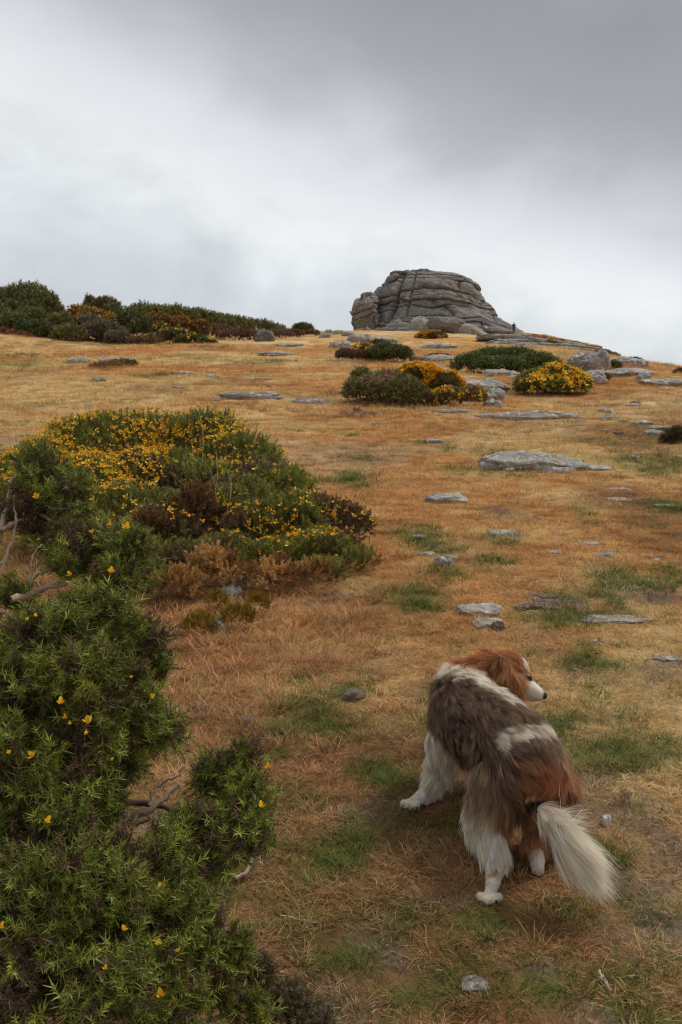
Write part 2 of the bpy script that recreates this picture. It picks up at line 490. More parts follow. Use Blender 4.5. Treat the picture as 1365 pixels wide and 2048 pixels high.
def instance_field(name, pos, rot, scl, idx, tint, variants, label, cat):
    """a point mesh whose geometry nodes put one of the tuft variants on each point; ONE object of kind stuff"""
    coll = bpy.data.collections.new(name + '_kinds')
    for i, (v, t_, c) in enumerate(variants):
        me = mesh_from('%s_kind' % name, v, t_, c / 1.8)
        me.materials.append(m_grass)
        o = bpy.data.objects.new('%s_kind_%02d' % (name, i), me)
        coll.objects.link(o)
    me = bpy.data.meshes.new(name)
    me.vertices.add(len(pos)); me.vertices.foreach_set('co', pos.astype(np.float32).ravel())
    for nm, ty, fld, arr in (('rot', 'FLOAT_VECTOR', 'vector', rot), ('scl', 'FLOAT', 'value', scl), ('idx', 'INT', 'value', idx)):
        a = me.attributes.new(nm, ty, 'POINT'); a.data.foreach_set(fld, np.asarray(arr, np.int32 if ty == 'INT' else np.float32).ravel())
    a = me.attributes.new('tint', 'FLOAT_COLOR', 'POINT')
    a.data.foreach_set('color', np.concatenate([tint, np.ones((len(pos), 1))], 1).astype(np.float32).ravel())
    o = link(name, me)
    g = bpy.data.node_groups.new(name, 'GeometryNodeTree')
    g.interface.new_socket('Geometry', in_out='INPUT', socket_type='NodeSocketGeometry')
    g.interface.new_socket('Geometry', in_out='OUTPUT', socket_type='NodeSocketGeometry')
    gi, go = g.nodes.new('NodeGroupInput'), g.nodes.new('NodeGroupOutput')
    ip = g.nodes.new('GeometryNodeInstanceOnPoints')
    ci = g.nodes.new('GeometryNodeCollectionInfo'); ci.inputs['Collection'].default_value = coll
    ci.inputs['Separate Children'].default_value = True; ci.inputs['Reset Children'].default_value = True
    ip.inputs['Pick Instance'].default_value = True
    def attr(nm, ty):
        n = g.nodes.new('GeometryNodeInputNamedAttribute'); n.data_type = ty; n.inputs['Name'].default_value = nm
        return [s for s in n.outputs if s.enabled and s.name == 'Attribute'][0]
    g.links.new(gi.outputs[0], ip.inputs['Points']); g.links.new(ci.outputs[0], ip.inputs['Instance'])
    g.links.new(attr('idx', 'INT'), ip.inputs['Instance Index'])
    e2r = g.nodes.new('FunctionNodeEulerToRotation'); g.links.new(attr('rot', 'FLOAT_VECTOR'), e2r.inputs[0]); g.links.new(e2r.outputs[0], ip.inputs['Rotation'])
    g.links.new(attr('scl', 'FLOAT'), ip.inputs['Scale'])
    g.links.new(ip.outputs[0], go.inputs[0])
    md = o.modifiers.new('tufts', 'NODES'); md.node_group = g
    return tag(o, label, cat, None, 'stuff')

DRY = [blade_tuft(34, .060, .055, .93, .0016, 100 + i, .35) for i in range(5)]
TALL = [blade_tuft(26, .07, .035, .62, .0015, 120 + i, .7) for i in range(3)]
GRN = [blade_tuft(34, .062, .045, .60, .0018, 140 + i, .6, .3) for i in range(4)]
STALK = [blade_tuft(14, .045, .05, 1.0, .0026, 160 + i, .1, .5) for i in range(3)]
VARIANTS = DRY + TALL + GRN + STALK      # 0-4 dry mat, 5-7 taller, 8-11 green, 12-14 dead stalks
def ground_normal_rot(X, Y):
    e = .05
    dx = (H(X + e, Y) - H(X - e, Y)) / (2 * e); dy = (H(X, Y + e) - H(X, Y - e)) / (2 * e)
    return np.arctan(dy), -np.arctan(dx)
def make_grass():
    rg = np.random.default_rng(5)
    bands = [(1.35, 5.2, 620, 1.0), (5.2, 9.5, 330, 1.3), (9.5, 17, 120, 2.0), (17, 32, 38, 3.2), (32, 75, 8.5, 5.5)]
    XS, YS, SC = [], [], []
    for y0, y1, dens, sc in bands:
        area = .43 * (y1 ** 2 - y0 ** 2) + .9 * (y1 - y0)
        n = int(area * dens)
        y = np.sqrt(rg.uniform(y0 ** 2, y1 ** 2, n)); x = rg.uniform(-1, 1, n) * (.43 * y + .45)
        XS.append(x); YS.append(y); SC.append(np.full(n, sc))
    X, Y, S = map(np.concatenate, (XS, YS, SC))
    c, g, l, r = ground_colour(X, Y)
    n = len(X)
    gn = rg.uniform(0, 1, n)
    isg = (gn < g * 1.15)
    tallz = sstep(.5, -.8, X - .12 * Y + .3) * sstep(7.8, 5.0, Y) * sstep(2.6, 4.2, Y)
    ist = ~isg & (rg.uniform(0, 1, n) < .10 + .4 * tallz)
    isl = ~isg & ~ist & (rg.uniform(0, 1, n) < l * .8)
    idx = rg.integers(0, 5, n)
    idx = np.where(ist, 5 + rg.integers(0, 3, n), idx)
    idx = np.where(isg, 8 + rg.integers(0, 4, n), idx)
    idx = np.where(isl, 12 + rg.integers(0, 3, n), idx)
    base = c * np.clip(1 + .32 * rg.normal(0, 1, (n, 1)), .4, 1.9)
    # dry tufts never carry the green of the mixed turf
    dry = np.where((rg.uniform(0, 1, n) < .5)[:, None], STRAW, np.where((rg.uniform(0, 1, n) < .5 + .3 * r)[:, None], RUST * 1.15, ORANGE))
    cc = np.where(isg[:, None], (GREEN * rg.uniform(.75, 1.35, (n, 1)) + np.array([.05, .03, 0]) * rg.uniform(0, 1, (n, 1))), base * .65 + dry * .35)
    cc = np.where(isl[:, None], LITTER * rg.uniform(.6, 1.7, (n, 1)), cc)
    bank = ist & (tallz > .25)
    cc = np.where(bank[:, None], (RUST * 1.0 + STRAW * .09) * rg.uniform(.7, 2.1, (n, 1)), cc)
    keep = rg.uniform(0, 1, n) > (.45 * l) * (Y < 8)
    keep &= clear_of_rocks(X, Y)
    rx, ry = ground_normal_rot(X, Y)
    scl = S * rg.uniform(.5, 1.3, n) * np.where(isg, .95, 1) * (1 + .6 * tallz * ist)
    scl = np.where(Y > 9.5, scl * .85, scl)
    rot = np.stack([rx, ry, rg.uniform(0, 6.283, n)], 1)
    pos = np.stack([X, Y, H(X, Y)], 1)
    k = keep
    instance_field('moor_grass', pos[k], rot[k], scl[k], idx[k], np.clip(cc[k], 0.01, 1), VARIANTS, 'dry straw and rust coloured grass with green tufts over the whole slope', 'grass')
    print('grass tufts', k.sum())
ROCK_SPOTS = []      # (x, y, rx, ry) kept free of grass
def clear_of_rocks(X, Y):
    k = np.ones(len(X), bool)
    for (x, y, rx, ry) in ROCK_SPOTS:
        k &= (((X - x) / rx) ** 2 + ((Y - y) / ry) ** 2) > 1
    return k
# ------------------------------------------------------------------ granite
def granite(name, scale=1.0, base=(.30, .285, .27), moss=.0, bump=.6, crack=False, lichen=.55):
    m, nt, b = material(name)
    tcn = N(nt, 'ShaderNodeNewGeometry')
    def no(s, d, r=.6):
        n = N(nt, 'ShaderNodeTexNoise'); n.inputs['Scale'].default_value = s; n.inputs['Detail'].default_value = d; n.inputs['Roughness'].default_value = r
        nt.links.new(tcn.outputs['Position'], n.inputs['Vector']); return n.outputs[0]
    def ramp(x, pts):
        r = N(nt, 'ShaderNodeValToRGB'); e = r.color_ramp.elements
        while len(e) < len(pts): e.new(.5)
        for q, (p, c) in zip(e, pts): q.position = p; q.color = (*c, 1)
        nt.links.new(x, r.inputs[0]); return r.outputs[0]
    bs = np.array(base)
    big = ramp(no(1.2 * scale, 6), [(.3, tuple(bs * .62)), (.5, tuple(bs)), (.7, tuple(bs * 1.3 * np.array([1.02, 1, .97])))])
    fine = ramp(no(22 * scale, 6, .75), [(.35, (.55, .55, .56)), (.55, (1, 1, 1)), (.7, (1.25, 1.22, 1.2))])
    mx = N(nt, 'ShaderNodeMix', data_type='RGBA', blend_type='MULTIPLY'); mx.inputs[0].default_value = .85
    nt.links.new(big, mx.inputs[6]); nt.links.new(fine, mx.inputs[7])
    li = ramp(no(6.5 * scale, 5, .7), [(.54, (0, 0, 0)), (.60, (lichen,) * 3)])
    m2 = N(nt, 'ShaderNodeMix', data_type='RGBA'); nt.links.new(li, m2.inputs[0]); nt.links.new(mx.outputs[2], m2.inputs[6]); m2.inputs[7].default_value = (.70, .68, .62, 1)
    out = m2.outputs[2]
    if moss:
        mo = ramp(no(2.6 * scale, 5, .7), [(.55, (0, 0, 0)), (.66, (moss,) * 3)])
        m3 = N(nt, 'ShaderNodeMix', data_type='RGBA'); nt.links.new(mo, m3.inputs[0]); nt.links.new(out, m3.inputs[6]); m3.inputs[7].default_value = (.16, .14, .05, 1)
        out = m3.outputs[2]
    nt.links.new(out, b.inputs['Base Color'])
    b.inputs['Roughness'].default_value = .9; b.inputs['Specular IOR Level'].default_value = .2
    bu = N(nt, 'ShaderNodeBump'); bu.inputs['Strength'].default_value = bump; bu.inputs['Distance'].default_value = .04 / scale
    nt.links.new(no(9 * scale, 8, .7), bu.inputs['Height']); nt.links.new(bu.outputs[0], b.inputs['Normal'])
    return m
m_gran = granite('lichened_granite', 1.1, (.33, .30, .26), moss=.5, bump=1.0, lichen=.65)
m_gran_near = granite('near_granite', 2.8, (.34, .315, .275), moss=.45, bump=1.0, lichen=.55)
m_gran_dark = granite('dark_earthy_stone', 7.0, (.16, .125, .10), lichen=.15)
m_tor = granite('tor_granite', .28, (.20, .184, .163), bump=1.2, lichen=.25)
m_ledge = granite('ledge_granite', .5, (.28, .255, .22), bump=.9, lichen=.5, moss=.25)

def sphere_grid(nu, nv):
    u = np.linspace(0, 2 * np.pi, nu, endpoint=False); v = np.linspace(-np.pi / 2, np.pi / 2, nv)
    VV, UU = np.meshgrid(v, u, indexing='ij')
    D = np.stack([np.cos(VV) * np.cos(UU), np.cos(VV) * np.sin(UU), np.sin(VV)], -1)
    return D, grid_faces(nv, nu, True)
def rock_mesh(name, rx, ry, rz, seed, nu=40, nv=22, flat=.6, beds=0, rough=.22):
    D, Fc = sphere_grid(nu, nv)
    pw = np.sign(D) * np.abs(D) ** flat
    pw = pw / (np.abs(pw) ** 3).sum(-1, keepdims=True) ** (1 / 3)
    n = fbm3(D[..., 0] * 1.6 + seed * 3.1, D[..., 1] * 1.6, D[..., 2] * 1.6, 4, seed, .55)
    ridged = 1 - 2 * np.abs(fbm3(D[..., 0] * 2.3 + seed, D[..., 1] * 2.3 + 5, D[..., 2] * 3.2, 3, seed + 9))
    s = 1 + rough * n + rough * .35 * ridged
    an = np.arctan2(D[..., 1], D[..., 0]); plan = 1 + rough * 1.1 * fbm2(np.cos(an) * 1.7 + seed * 1.7, np.sin(an) * 1.7 + seed, 4, seed + 77, .6)
    V = pw * s[..., None] * np.array([rx, ry, rz]); V[..., :2] *= plan[..., None]
    V[..., 2] *= 1 + .5 * fbm2(V[..., 0] / rx * 1.8 + seed, V[..., 1] / ry * 1.8, 4, seed + 80, .55)
    if beds:
        q = V[..., 2] / (rz * 2) * beds + .35 * fbm3(V[..., 0] / rx * 1.5, V[..., 1] / ry * 1.5, V[..., 2] * 0, 3, seed + 4)
        f = q - np.floor(q)
        g = 1 - .13 * (np.abs(2 * f - 1) ** 5) + .07 * (hash3(np.floor(q), np.floor(q), np.floor(q), seed) - .5)
        V[..., 0] *= g; V[..., 1] *= g
    return mesh_from(name, V.reshape(-1, 3), Fc, None, True)
def rock(px, py, wpx, hpx, label, group=None, mat=None, name='rock', seed=0, tilt=0.0, depth=None, flat=.95, beds=0, sink=.35, rough=.36, cat='rock', Yp=None, res=1, spin=0):
    """px, py: middle of the rock's base line in the photograph; wpx, hpx: its size there"""
    p = P1(px, py) if Yp is None else None
    if p is None:
        p = atY(px, py, Yp); p[2] = H(p[0], p[1])
    k = mpp(p[1] * CP)
    sink = min(.5, sink + .08)
    # a slab lying on the slope shows mostly its top: split what is seen between height and depth
    el = 1.6 / p[1] + .0
    w = wpx * k / 2
    d = depth * k / 2 if depth else w * .75
    hz = max(hpx * k - 2 * d * el * .8, hpx * k * .24)
    hz *= .85 if sink > .38 and hpx < 50 and py > 690 else 1
    rz = hz / (2 - sink * 2)
    me = rock_mesh(name, w, d, rz, seed or abs(int(px * 7 + py * 3)), flat=flat, beds=beds, rough=rough, nu=int(44 * res), nv=int(24 * res))
    o = link(name, me, mat or (m_gran_near if p[1] < 14 else m_gran))
    y = p[1] + d * .9
    z = H(p[0], y)
    o.location = (p[0], y, z + rz * (1 - 2 * sink))
    o.rotation_euler = (math.atan(.099), tilt, spin)
    tag(o, label, cat, group)
    if p[1] < 75: ROCK_SPOTS.append((p[0], y, w * .64, d * .64))
    return o
# bare rock lying in the turf: x, base y, width, height, depth(px), label
rock(1076, 944, 192, 40, 'large flat grey slab with pale lichen bedded in orange grass in the middle of the slope', depth=110, sink=.40, flat=.85, name='flat_slab', res=2, tilt=.05, rough=.3, cat='rock slab')
rock(1195, 941, 56, 12, 'small flat grey stone just off the right end of the large slab', sink=.4, flat=.7)
rock(895, 1006, 76, 22, 'low flat grey stone with a brown hollow beside it left of the way', sink=.4, depth=60)
rock(853, 1112, 30, 10, 'small pale stone at the foot of the big gorse mound, left of a rounder one', sink=.35)
rock(890, 1131, 36, 20, 'rounded pale grey stone at the right foot of the big gorse mound', sink=.3)
rock(962, 1232, 76, 30, 'angular grey outcrop stone low in the turf above the dog, upper half of a pair', depth=70, sink=.38, seed=31, rough=.45)
rock(978, 1256, 50, 24, 'angular pale grey stone low in the turf above the dog, lower half of a pair', depth=60, sink=.36, seed=33, rough=.45)
rock(999, 1262, 24, 22, 'small dark round stone against the right of the pale pair above the dog', mat=m_gran_dark, sink=.3)
rock(1228, 1246, 120, 16, 'long thin grey ledge showing through grass right of the green patch', depth=40, sink=.35, rough=.4)
rock(1338, 1322, 46, 14, 'pale grey stone at the right edge level with the dog head', sink=.35)
rock(1211, 1114, 34, 12, 'little pale domed stone alone right of the way', sink=.35)
rock(1182, 1090, 36, 7, 'thin flat grey stone above the little domed one', sink=.4)
rock(1112, 1107, 26, 7, 'tiny flat grey stone left of the little domed one', sink=.4)
rock(1015, 1070, 60, 10, 'worn grey rock top flush with yellow grass in mid way', depth=60, sink=.45)
rock(1240, 1001, 44, 8, 'flat pale stone right of mid way, below the big slab', sink=.4)
rock(1332, 1014, 40, 8, 'flat pale stone at right edge below the big slab', sink=.4)
rock(1245, 981, 36, 7, 'very small pale stone between slab and flat stone at right', sink=.4)
rock(870, 886, 34, 9, 'small grey stone alone in orange grass left above the large slab', sink=.4)
for x, y, w, h in ((1072, 1192, 26, 8), (1046, 1222, 26, 14), (1090, 1218, 40, 12), (1098, 1197, 30, 8), (1080, 1206, 22, 8), (1068, 1219, 18, 10)):
    rock(x, y, w, h, 'dark crumbly clod in the broken earth patch above the dog', 'dark clods of the broken earth patch', m_gran_dark, sink=.3, rough=.5, name='earth_clod', cat='clod')
rock(478, 1173, 42, 22, 'speckled grey stone among moss on the bank, upper of two', sink=.25, rough=.4)
rock(461, 1198, 40, 26, 'speckled grey stone among moss on the bank, lower of two', sink=.25, rough=.4)
rock(432, 1270, 30, 32, 'upright grey lichened stone on the rusty bank', sink=.2, rough=.4)
rock(505, 1236, 22, 10, 'small half buried stone below the mossy pair', sink=.35)
rock(707, 1402, 36, 26, 'brown stone in rusty grass left of the dog head', mat=m_gran_dark, sink=.3)
rock(394, 1424, 26, 20, 'brown rounded stone behind the gorse tip, upper of two touching', mat=m_gran_dark, sink=.25)
rock(393, 1443, 28, 18, 'brown rounded stone behind the gorse tip, lower of two touching', mat=m_gran_dark, sink=.25)
rock(485, 1452, 28, 22, 'brown rounded stone alone just right of the touching pair', mat=m_gran_dark, sink=.25)
rock(952, 1982, 58, 34, 'grey brown stone half covered by grass at the bottom of the photo', sink=.42, mat=granite('dull_stone', 9, (.20, .175, .15), lichen=.3))
rock(1214, 1652, 18, 22, 'small white pebble on bare litter right of the tail', sink=.2, mat=granite('white_quartz', 12, (.62, .60, .57)), name='white_pebble', cat='pebble')
# middle distance
rock(1070, 839, 165, 16, 'long low pale ledge below the yellow gorse bushes', depth=40, beds=2, sink=.35, name='rock_ledge', cat='rock ledge', res=1.4)
rock(905, 827, 60, 8, 'short low pale ledge left end of the long one', depth=26, sink=.35)
rock(985, 815, 30, 14, 'pale stone under the dark perched one', sink=.3)
rock(945, 790, 150, 32, 'sloping bedded grey slab between the two near gorse bushes', depth=110, beds=3, sink=.3, name='bedded_slab', tilt=.14, cat='rock slab', res=1.6)
rock(980, 803, 56, 26, 'pale blocky stone at the low end of the sloping slab', beds=2, sink=.3)
rock(850, 775, 90, 40, 'grey stone mostly hidden behind the two coloured gorse bush', sink=.3)
rock(1003, 753, 66, 14, 'smooth grey rock between the green and the yellow gorse', sink=.3)
rock(1215, 841, 18, 9, 'small pale round stone on open grass at right', sink=.3)
rock(1248, 845, 16, 7, 'smaller pale stone just right of the round one', sink=.35)
rock(1290, 849, 34, 8, 'pale flat stone left of the right edge outcrop', sink=.35)
rock(1312, 872, 36, 12, 'grey stone near the right edge outcrop, lower left', sink=.3)
rock(1322, 861, 40, 8, 'flat pale stone above the grey one near the right edge', sink=.35)
rock(1355, 884, 50, 24, 'rough grey outcrop cut by the right edge', sink=.3, beds=2)
rock(1185, 745, 78, 34, 'big rounded grey boulder right of the yellow gorse, upper one', sink=.25, name='boulder', cat='boulder', flat=.8)
rock(1178, 768, 66, 26, 'rounded grey boulder right of the yellow gorse, lower one', sink=.25, name='boulder', cat='boulder', flat=.8)
rock(1245, 732, 110, 18, 'long grey outcrop on the skyline right of the boulders', beds=2, sink=.25, name='rock_ledge', cat='rock ledge')
rock(1262, 752, 90, 14, 'low dark grey outcrop stepping down right of the boulders', beds=2, sink=.3, name='rock_ledge', cat='rock ledge')
rock(1335, 772, 70, 12, 'pale outcrop beside a dark bush near the right edge', beds=2, sink=.3)
rock(1290, 763, 30, 14, 'pale hump of rock left of the right edge outcrop bush', sink=.3)
rock(878, 698, 60, 9, 'flat grey slab below the small golden gorse at the tor foot', beds=1, sink=.3)
rock(880, 722, 66, 10, 'flat pale slab with brown heather behind, below the tor', sink=.3)
rock(721, 685, 44, 14, 'grey bedded block left of the tor foot', beds=2, sink=.25)
rock(765, 686, 50, 11, 'brown grey block just under the tor left foot', beds=2, sink=.25)
rock(681, 697, 40, 13, 'grey block left of the heather bush below the tor', beds=2, sink=.25)
rock(697, 672, 20, 7, 'small block on skyline left of the tor, nearest to it', sink=.25)
rock(677, 668, 16, 7, 'small dark block on the skyline, second from the tor', sink=.25)
rock(658, 667, 14, 7, 'small dark block on the skyline, third from the tor', sink=.25)
rock(650, 675, 20, 8, 'small rock on the grass just left below the skyline blocks', sink=.25)
rock(528, 683, 34, 19, 'lone pointed grey boulder near the far heather bank', mat=m_tor, sink=.2, name='boulder', cat='boulder')
rock(225, 732, 72, 16, 'flat pale rock on a turf hump in the left field', sink=.3, beds=1)
rock(152, 727, 46, 9, 'low pale rock left of the turf hump', sink=.3)
rock(195, 764, 24, 10, 'small pale stone below the turf hump', sink=.3)
rock(372, 749, 40, 7, 'pale flat stone in the left field right of the hump', sink=.4)
rock(548, 711, 60, 7, 'flat pale stone below the lone boulder', sink=.35)
rock(580, 694, 46, 6, 'thin flat stone right below the lone boulder', sink=.35)
rock(500, 757, 80, 5, 'thin pale rock showing in the middle of the left field', sink=.42)
rock(356, 777, 18, 5, 'tiny grey stone in the left field', sink=.35)
rock(498, 799, 110, 12, 'long pale ledge with dry grass, left one of two in the orange field', depth=40, sink=.4, name='rock_ledge', cat='rock ledge')
rock(620, 806, 70, 9, 'long pale ledge right one of two in the orange field', depth=30, sink=.4, name='rock_ledge', cat='rock ledge')
for x, y, w, h in ((690, 829, 18, 6), (716, 826, 14, 10), (737, 829, 20, 7), (753, 833, 14, 7), (703, 833, 12, 5), (728, 834, 12, 5)):
    rock(x, y, w, h, 'dark clod in the row under the two coloured gorse bush', 'dark clods under the two coloured gorse bush', m_gran_dark, sink=.3, name='earth_clod', cat='clod')
rock(982, 799, 12, 12, 'small dark round stone perched on the pale block', mat=m_gran_dark, sink=.0, name='dark_stone', cat='stone', rough=.15)
rs = np.random.default_rng(404)
for i in range(46):
    py = rs.choice([rs.uniform(700, 860), rs.uniform(860, 1300)]); px = rs.uniform(420, 1360) if py < 860 else rs.uniform(820, 1360)
    q = P1(px, py)
    w = rs.uniform(8, 26) if py > 860 else rs.uniform(8, 30)
    rock(px, py, w, w * rs.uniform(.2, .4), 'small pale stone chip lying low in the dry turf of the slope', 'small stone chips scattered over the slope', m_gran_near if rs.uniform() < .75 else m_gran_dark, sink=.35, name='stone_chip', cat='stone', rough=.5, res=.5)

# ------------------------------------------------------------------ the tor
TY = 250.0
tor_root = empty('granite_tor', tuple(atY(868, 672, TY)), 'massive layered grey granite tor standing on the skyline', 'rock tor')
TO = np.array(tor_root.location)
def bedded_shell(outline, y_mid, depth, seed, thick, dip, nu=560, nz=300, block=5.0, amp=1.0, joints=True, base_py=None, lean=0.0):
    """closed lump whose silhouette follows OUTLINE [(py, x left, x right)] and whose face is broken into beds and blocks"""
    o = np.array(outline, float)
    pys = np.linspace(0, 1, nz) ** .8
    py = o[0, 0] + (o[-1, 0] - o[0, 0]) * pys
    xl = np.interp(py, o[:, 0], o[:, 1]); xr = np.interp(py, o[:, 0], o[:, 2])
    k = mpp(y_mid * CP)
    A = atY(xl, py, y_mid); B = atY(xr, py, y_mid)
    cx = (A[:, 0] + B[:, 0]) / 2; hw = (B[:, 0] - A[:, 0]) / 2; z = (A[:, 2] + B[:, 2]) / 2
    th = np.linspace(0, 2 * np.pi, nu, endpoint=False)
    hwm = hw.max()
    c, s = np.cos(th), np.sin(th)
    sx = np.sign(c) * np.abs(c) ** .85; sy = np.sign(s) * np.abs(s) ** .85
    dp = depth * (hw / hwm) ** .8
    X = cx[:, None] + hw[:, None] * sx[None]; Yv = y_mid + dp[:, None] * sy[None] + lean * (z - z.min())[:, None]
    Z = np.broadcast_to(z[:, None], X.shape).copy()
    # bedding coordinate
    lx = X - cx[-1]
    wz = Z + dip(lx) + .9 * fbm3(X / 9, Yv / 9, Z / 6, 3, seed) + .25 * fbm3(X / 2.5, Yv / 2.5, Z / 2, 2, seed + 7)
    q = wz / thick
    # layers of uneven thickness
    q = q + .38 * np.sin(q * 1.7 + seed) + .45 * fbm3(X / 7 + 3, Yv / 7, Z / 3.2, 2, seed + 70)
    i = np.floor(q); f = q - i
    arc = np.where(True, X * 1.0 + Yv * .8, 0) + 1.2 * fbm3(X / 4, Yv / 4, Z / 2, 2, seed + 21)
    ln = block * (.6 + .9 * hash3(i, i * 0, i * 0, seed + 1))
    qa = arc / ln + hash3(i, i * 0 + 3, i * 0, seed + 2) * 10
    j = np.floor(qa); g = qa - j
    off = (hash3(i, j, i * 0, seed + 3) - .5) * 2.2 * amp + (hash3(i, i * 0 + 9, i * 0, seed + 4) - .5) * 1.3 * amp
    rnd = -np.abs(2 * f - 1) ** 9 * 1.5 * amp - np.abs(2 * g - 1) ** 22 * .75 * amp
    und = -1.2 * sstep(.0, .18, f) * sstep(.18, .0, f) 
    disp = off * .55 + rnd + 1.2 * amp * fbm3(X / 6, Yv / 6, Z / 5, 3, seed + 40) + .18 * fbm3(X / .9, Yv / .9, Z / .6, 3, seed + 50)
    if joints:      # a few steep master joints that the beds break against
        for jx, w, d_, sl in joints:
            e = np.abs(X - (TO[0] + jx) - sl * (Z - z.min())) / w
            disp = disp - d_ * np.exp(-e ** 2) * (s[None] < .2)
    fall = sstep(0, .10, pys)[:, None]
    nx, ny = c[None] / 1.0, s[None]
    X = X + disp * nx * fall; Yv = Yv + disp * ny * fall * 1.1
    Z = Z + (disp * .35) * fall + (1 - fall) * .5 * fbm3(X / 2, Yv / 2, 0 * X, 2, seed + 60)
    V = np.stack([X, Yv, Z], -1).reshape(-1, 3)
    Fc = grid_faces(nz, nu, True)
    top = np.array([[X[0].mean(), Yv[0].mean(), Z[0].mean() + .1]])
    return V, Fc
def shell_obj(name, args, mat, parent, label=None, **k):
    V, Fc = bedded_shell(*args, **k)
    me = mesh_from(name, V - TO, Fc, None, True)
    o = link(name, me, mat, parent)
    if label: o['label'] = label
    return o
main_out = [(543, 800, 880), (547, 792, 908), (553, 784, 928), (562, 775, 944), (575, 762, 956), (590, 750, 964), (610, 742, 974), (628, 736, 988), (645, 734, 1005), (660, 734, 1028), (672, 733, 1046), (690, 732, 1062)]
shell_obj('rock_face', (main_out, TY, 17.0, 3, 1.55, lambda x: .010 * np.where(x > -4, (x + 4) ** 2 * 1.0, (x + 4) ** 2 * .6)), m_tor, tor_root, block=20.0, amp=.9,
          joints=[(-13.2, .5, 2.0, .32), (-9.2, .3, .8, .25)], nz=330, nu=620, lean=.18)
left_out = [(586, 732, 744), (590, 722, 752), (600, 712, 760), (612, 705, 762), (628, 702, 764), (645, 706, 766), (658, 710, 766), (680, 712, 766)]
shell_obj('side_buttress', (left_out, TY - 3, 8.0, 12, 1.9, lambda x: -.25 * x), m_tor, tor_root, block=6, amp=.8, joints=False, nz=200, nu=300)
low_out = [(633, 840, 852), (637, 800, 905), (645, 778, 940), (655, 772, 975), (668, 770, 1000), (682, 768, 1010)]
shell_obj('front_terrace', (low_out, TY - 13, 8.0, 23, 2.3, lambda x: .006 * (x + 2) ** 2), m_tor, tor_root, block=14, amp=.8, joints=False, nz=160, nu=420, lean=.5)
def tor_block(px, py, Y, rx, ry, rz, seed, tilt=0., name='boulder', label=None, mat=None, beds=0, flat=.7, rough=.2):
    k = mpp(Y * CP)
    me = rock_mesh(name, rx * k, ry * k, rz * k, seed, 56, 30, flat, beds, rough)
    o = link(name, me, mat or m_tor, tor_root)
    o.location = Vector(atY(px, py, Y) - TO); o.rotation_euler = (0, tilt, 0)
    if label: o['label'] = label
    return o
tor_block(795, 548, TY - 2, 14, 14, 4.5, 5, -.1, 'cap_stone')
tor_block(836, 545, TY + 2, 21, 16, 5, 6, -.12, 'cap_stone')
tor_block(786, 556, TY - 5, 13, 12, 6, 7, -.5, 'cap_stone')
tor_block(893, 652, TY - 24, 36, 26, 14, 8, .12, label='big leaning boulder with dark hollow beneath it', beds=0, flat=.8)
tor_block(842, 662, TY - 23, 26, 20, 22, 9, .35, 'pale_slab', 'smooth pale slab leaning on the face', m_ledge, flat=.8, rough=.1)
tor_block(945, 672, TY - 25, 34, 24, 17, 10, .4, 'pale_slab', 'smooth pale slab right of the leaning boulder', m_ledge, flat=.8, rough=.1)
tor_block(988, 661, TY - 18, 26, 14, 5.5, 14, .12, 'boulder')
for i, (x, y, w, h) in enumerate(((775, 664, 14, 7), (800, 668, 16, 6), (822, 671, 14, 8), (755, 664, 10, 7), (836, 680, 14, 6), (738, 664, 10, 7), (965, 690, 16, 6), (915, 668, 8, 10), (720, 664, 9, 6))):
    tor_block(x, y, TY - 26, w, w * .8, h, 70 + i, .1 * (i % 3 - 1), 'fallen_block')
# the long ledges that run down to the right of the tor
ledge_root = empty('rock_terrace', tuple(atY(1100, 700, 102)), 'long low terrace of stacked grey slabs with grass on top right of the tor', 'rock outcrop')
LO = np.array(ledge_root.location)
def ledge(px, py, Y, w, h, seed, tilt, beds=2, mat=None, name='ledge_slab', d=30):
    k = mpp(Y * CP)
    me = rock_mesh(name, w * k / 2, d * k, h * k / 2, seed, 90, 34, .5, beds, .16)
    o = link(name, me, mat or m_ledge, ledge_root)
    o.location = Vector(atY(px, py, Y) - LO); o.rotation_euler = (0, tilt, 0)
ledge(1010, 676, 104, 110, 14, 1, .02); ledge(1060, 684, 102, 102, 15, 2, .12); ledge(1030, 694, 84, 120, 12, 3, .05)
ledge(1085, 701, 76, 110, 13, 4, .09); ledge(1150, 698, 80, 90, 14, 5, .10); ledge(1160, 709, 72, 76, 12, 6, .08)
ledge(1132, 690, 105, 90, 12, 7, .14); ledge(1176, 702, 104, 40, 16, 9, .15); ledge(1062, 709, 72, 46, 16, 10, .5, 0); ledge(1118, 716, 70, 26, 8, 11, .5, 0)
ledge(1000, 699, 80, 60, 9, 12, .05); ledge(975, 690, 102, 46, 9, 15, .0)
ledge(1045, 692, 88, 120, 13, 21, .06); ledge(1140, 703, 78, 110, 13, 22, .07); ledge(1020, 686, 92, 90, 12, 23, .0); ledge(1100, 694, 88, 80, 11, 24, .12)
m_turf = tint_material('turf_on_rock', .95, .05, noise=(3.0, .5))
def turf_cap(px, py, Y, w, h, seed, tilt):
    k = mpp(Y * CP)
    me = rock_mesh('turf_cap', w * k / 2, 22 * k, h * k / 2, seed, 60, 24, .8, 0, .3)
    at = me.attributes.new('tint', 'FLOAT_COLOR', 'POINT')
    at.data.foreach_set('color', np.tile(np.array([.50, .29, .11, 1], np.float32), len(me.vertices)))
    o = link('turf_cap', me, m_turf, ledge_root)
    o.location = Vector(atY(px, py, Y) - LO); o.rotation_euler = (0, tilt, 0)
turf_cap(1160, 691, 106, 76, 11, 3, .13); turf_cap(1075, 674, 107, 80, 9, 4, .1); turf_cap(1110, 681, 106.5, 60, 8, 5, .12)
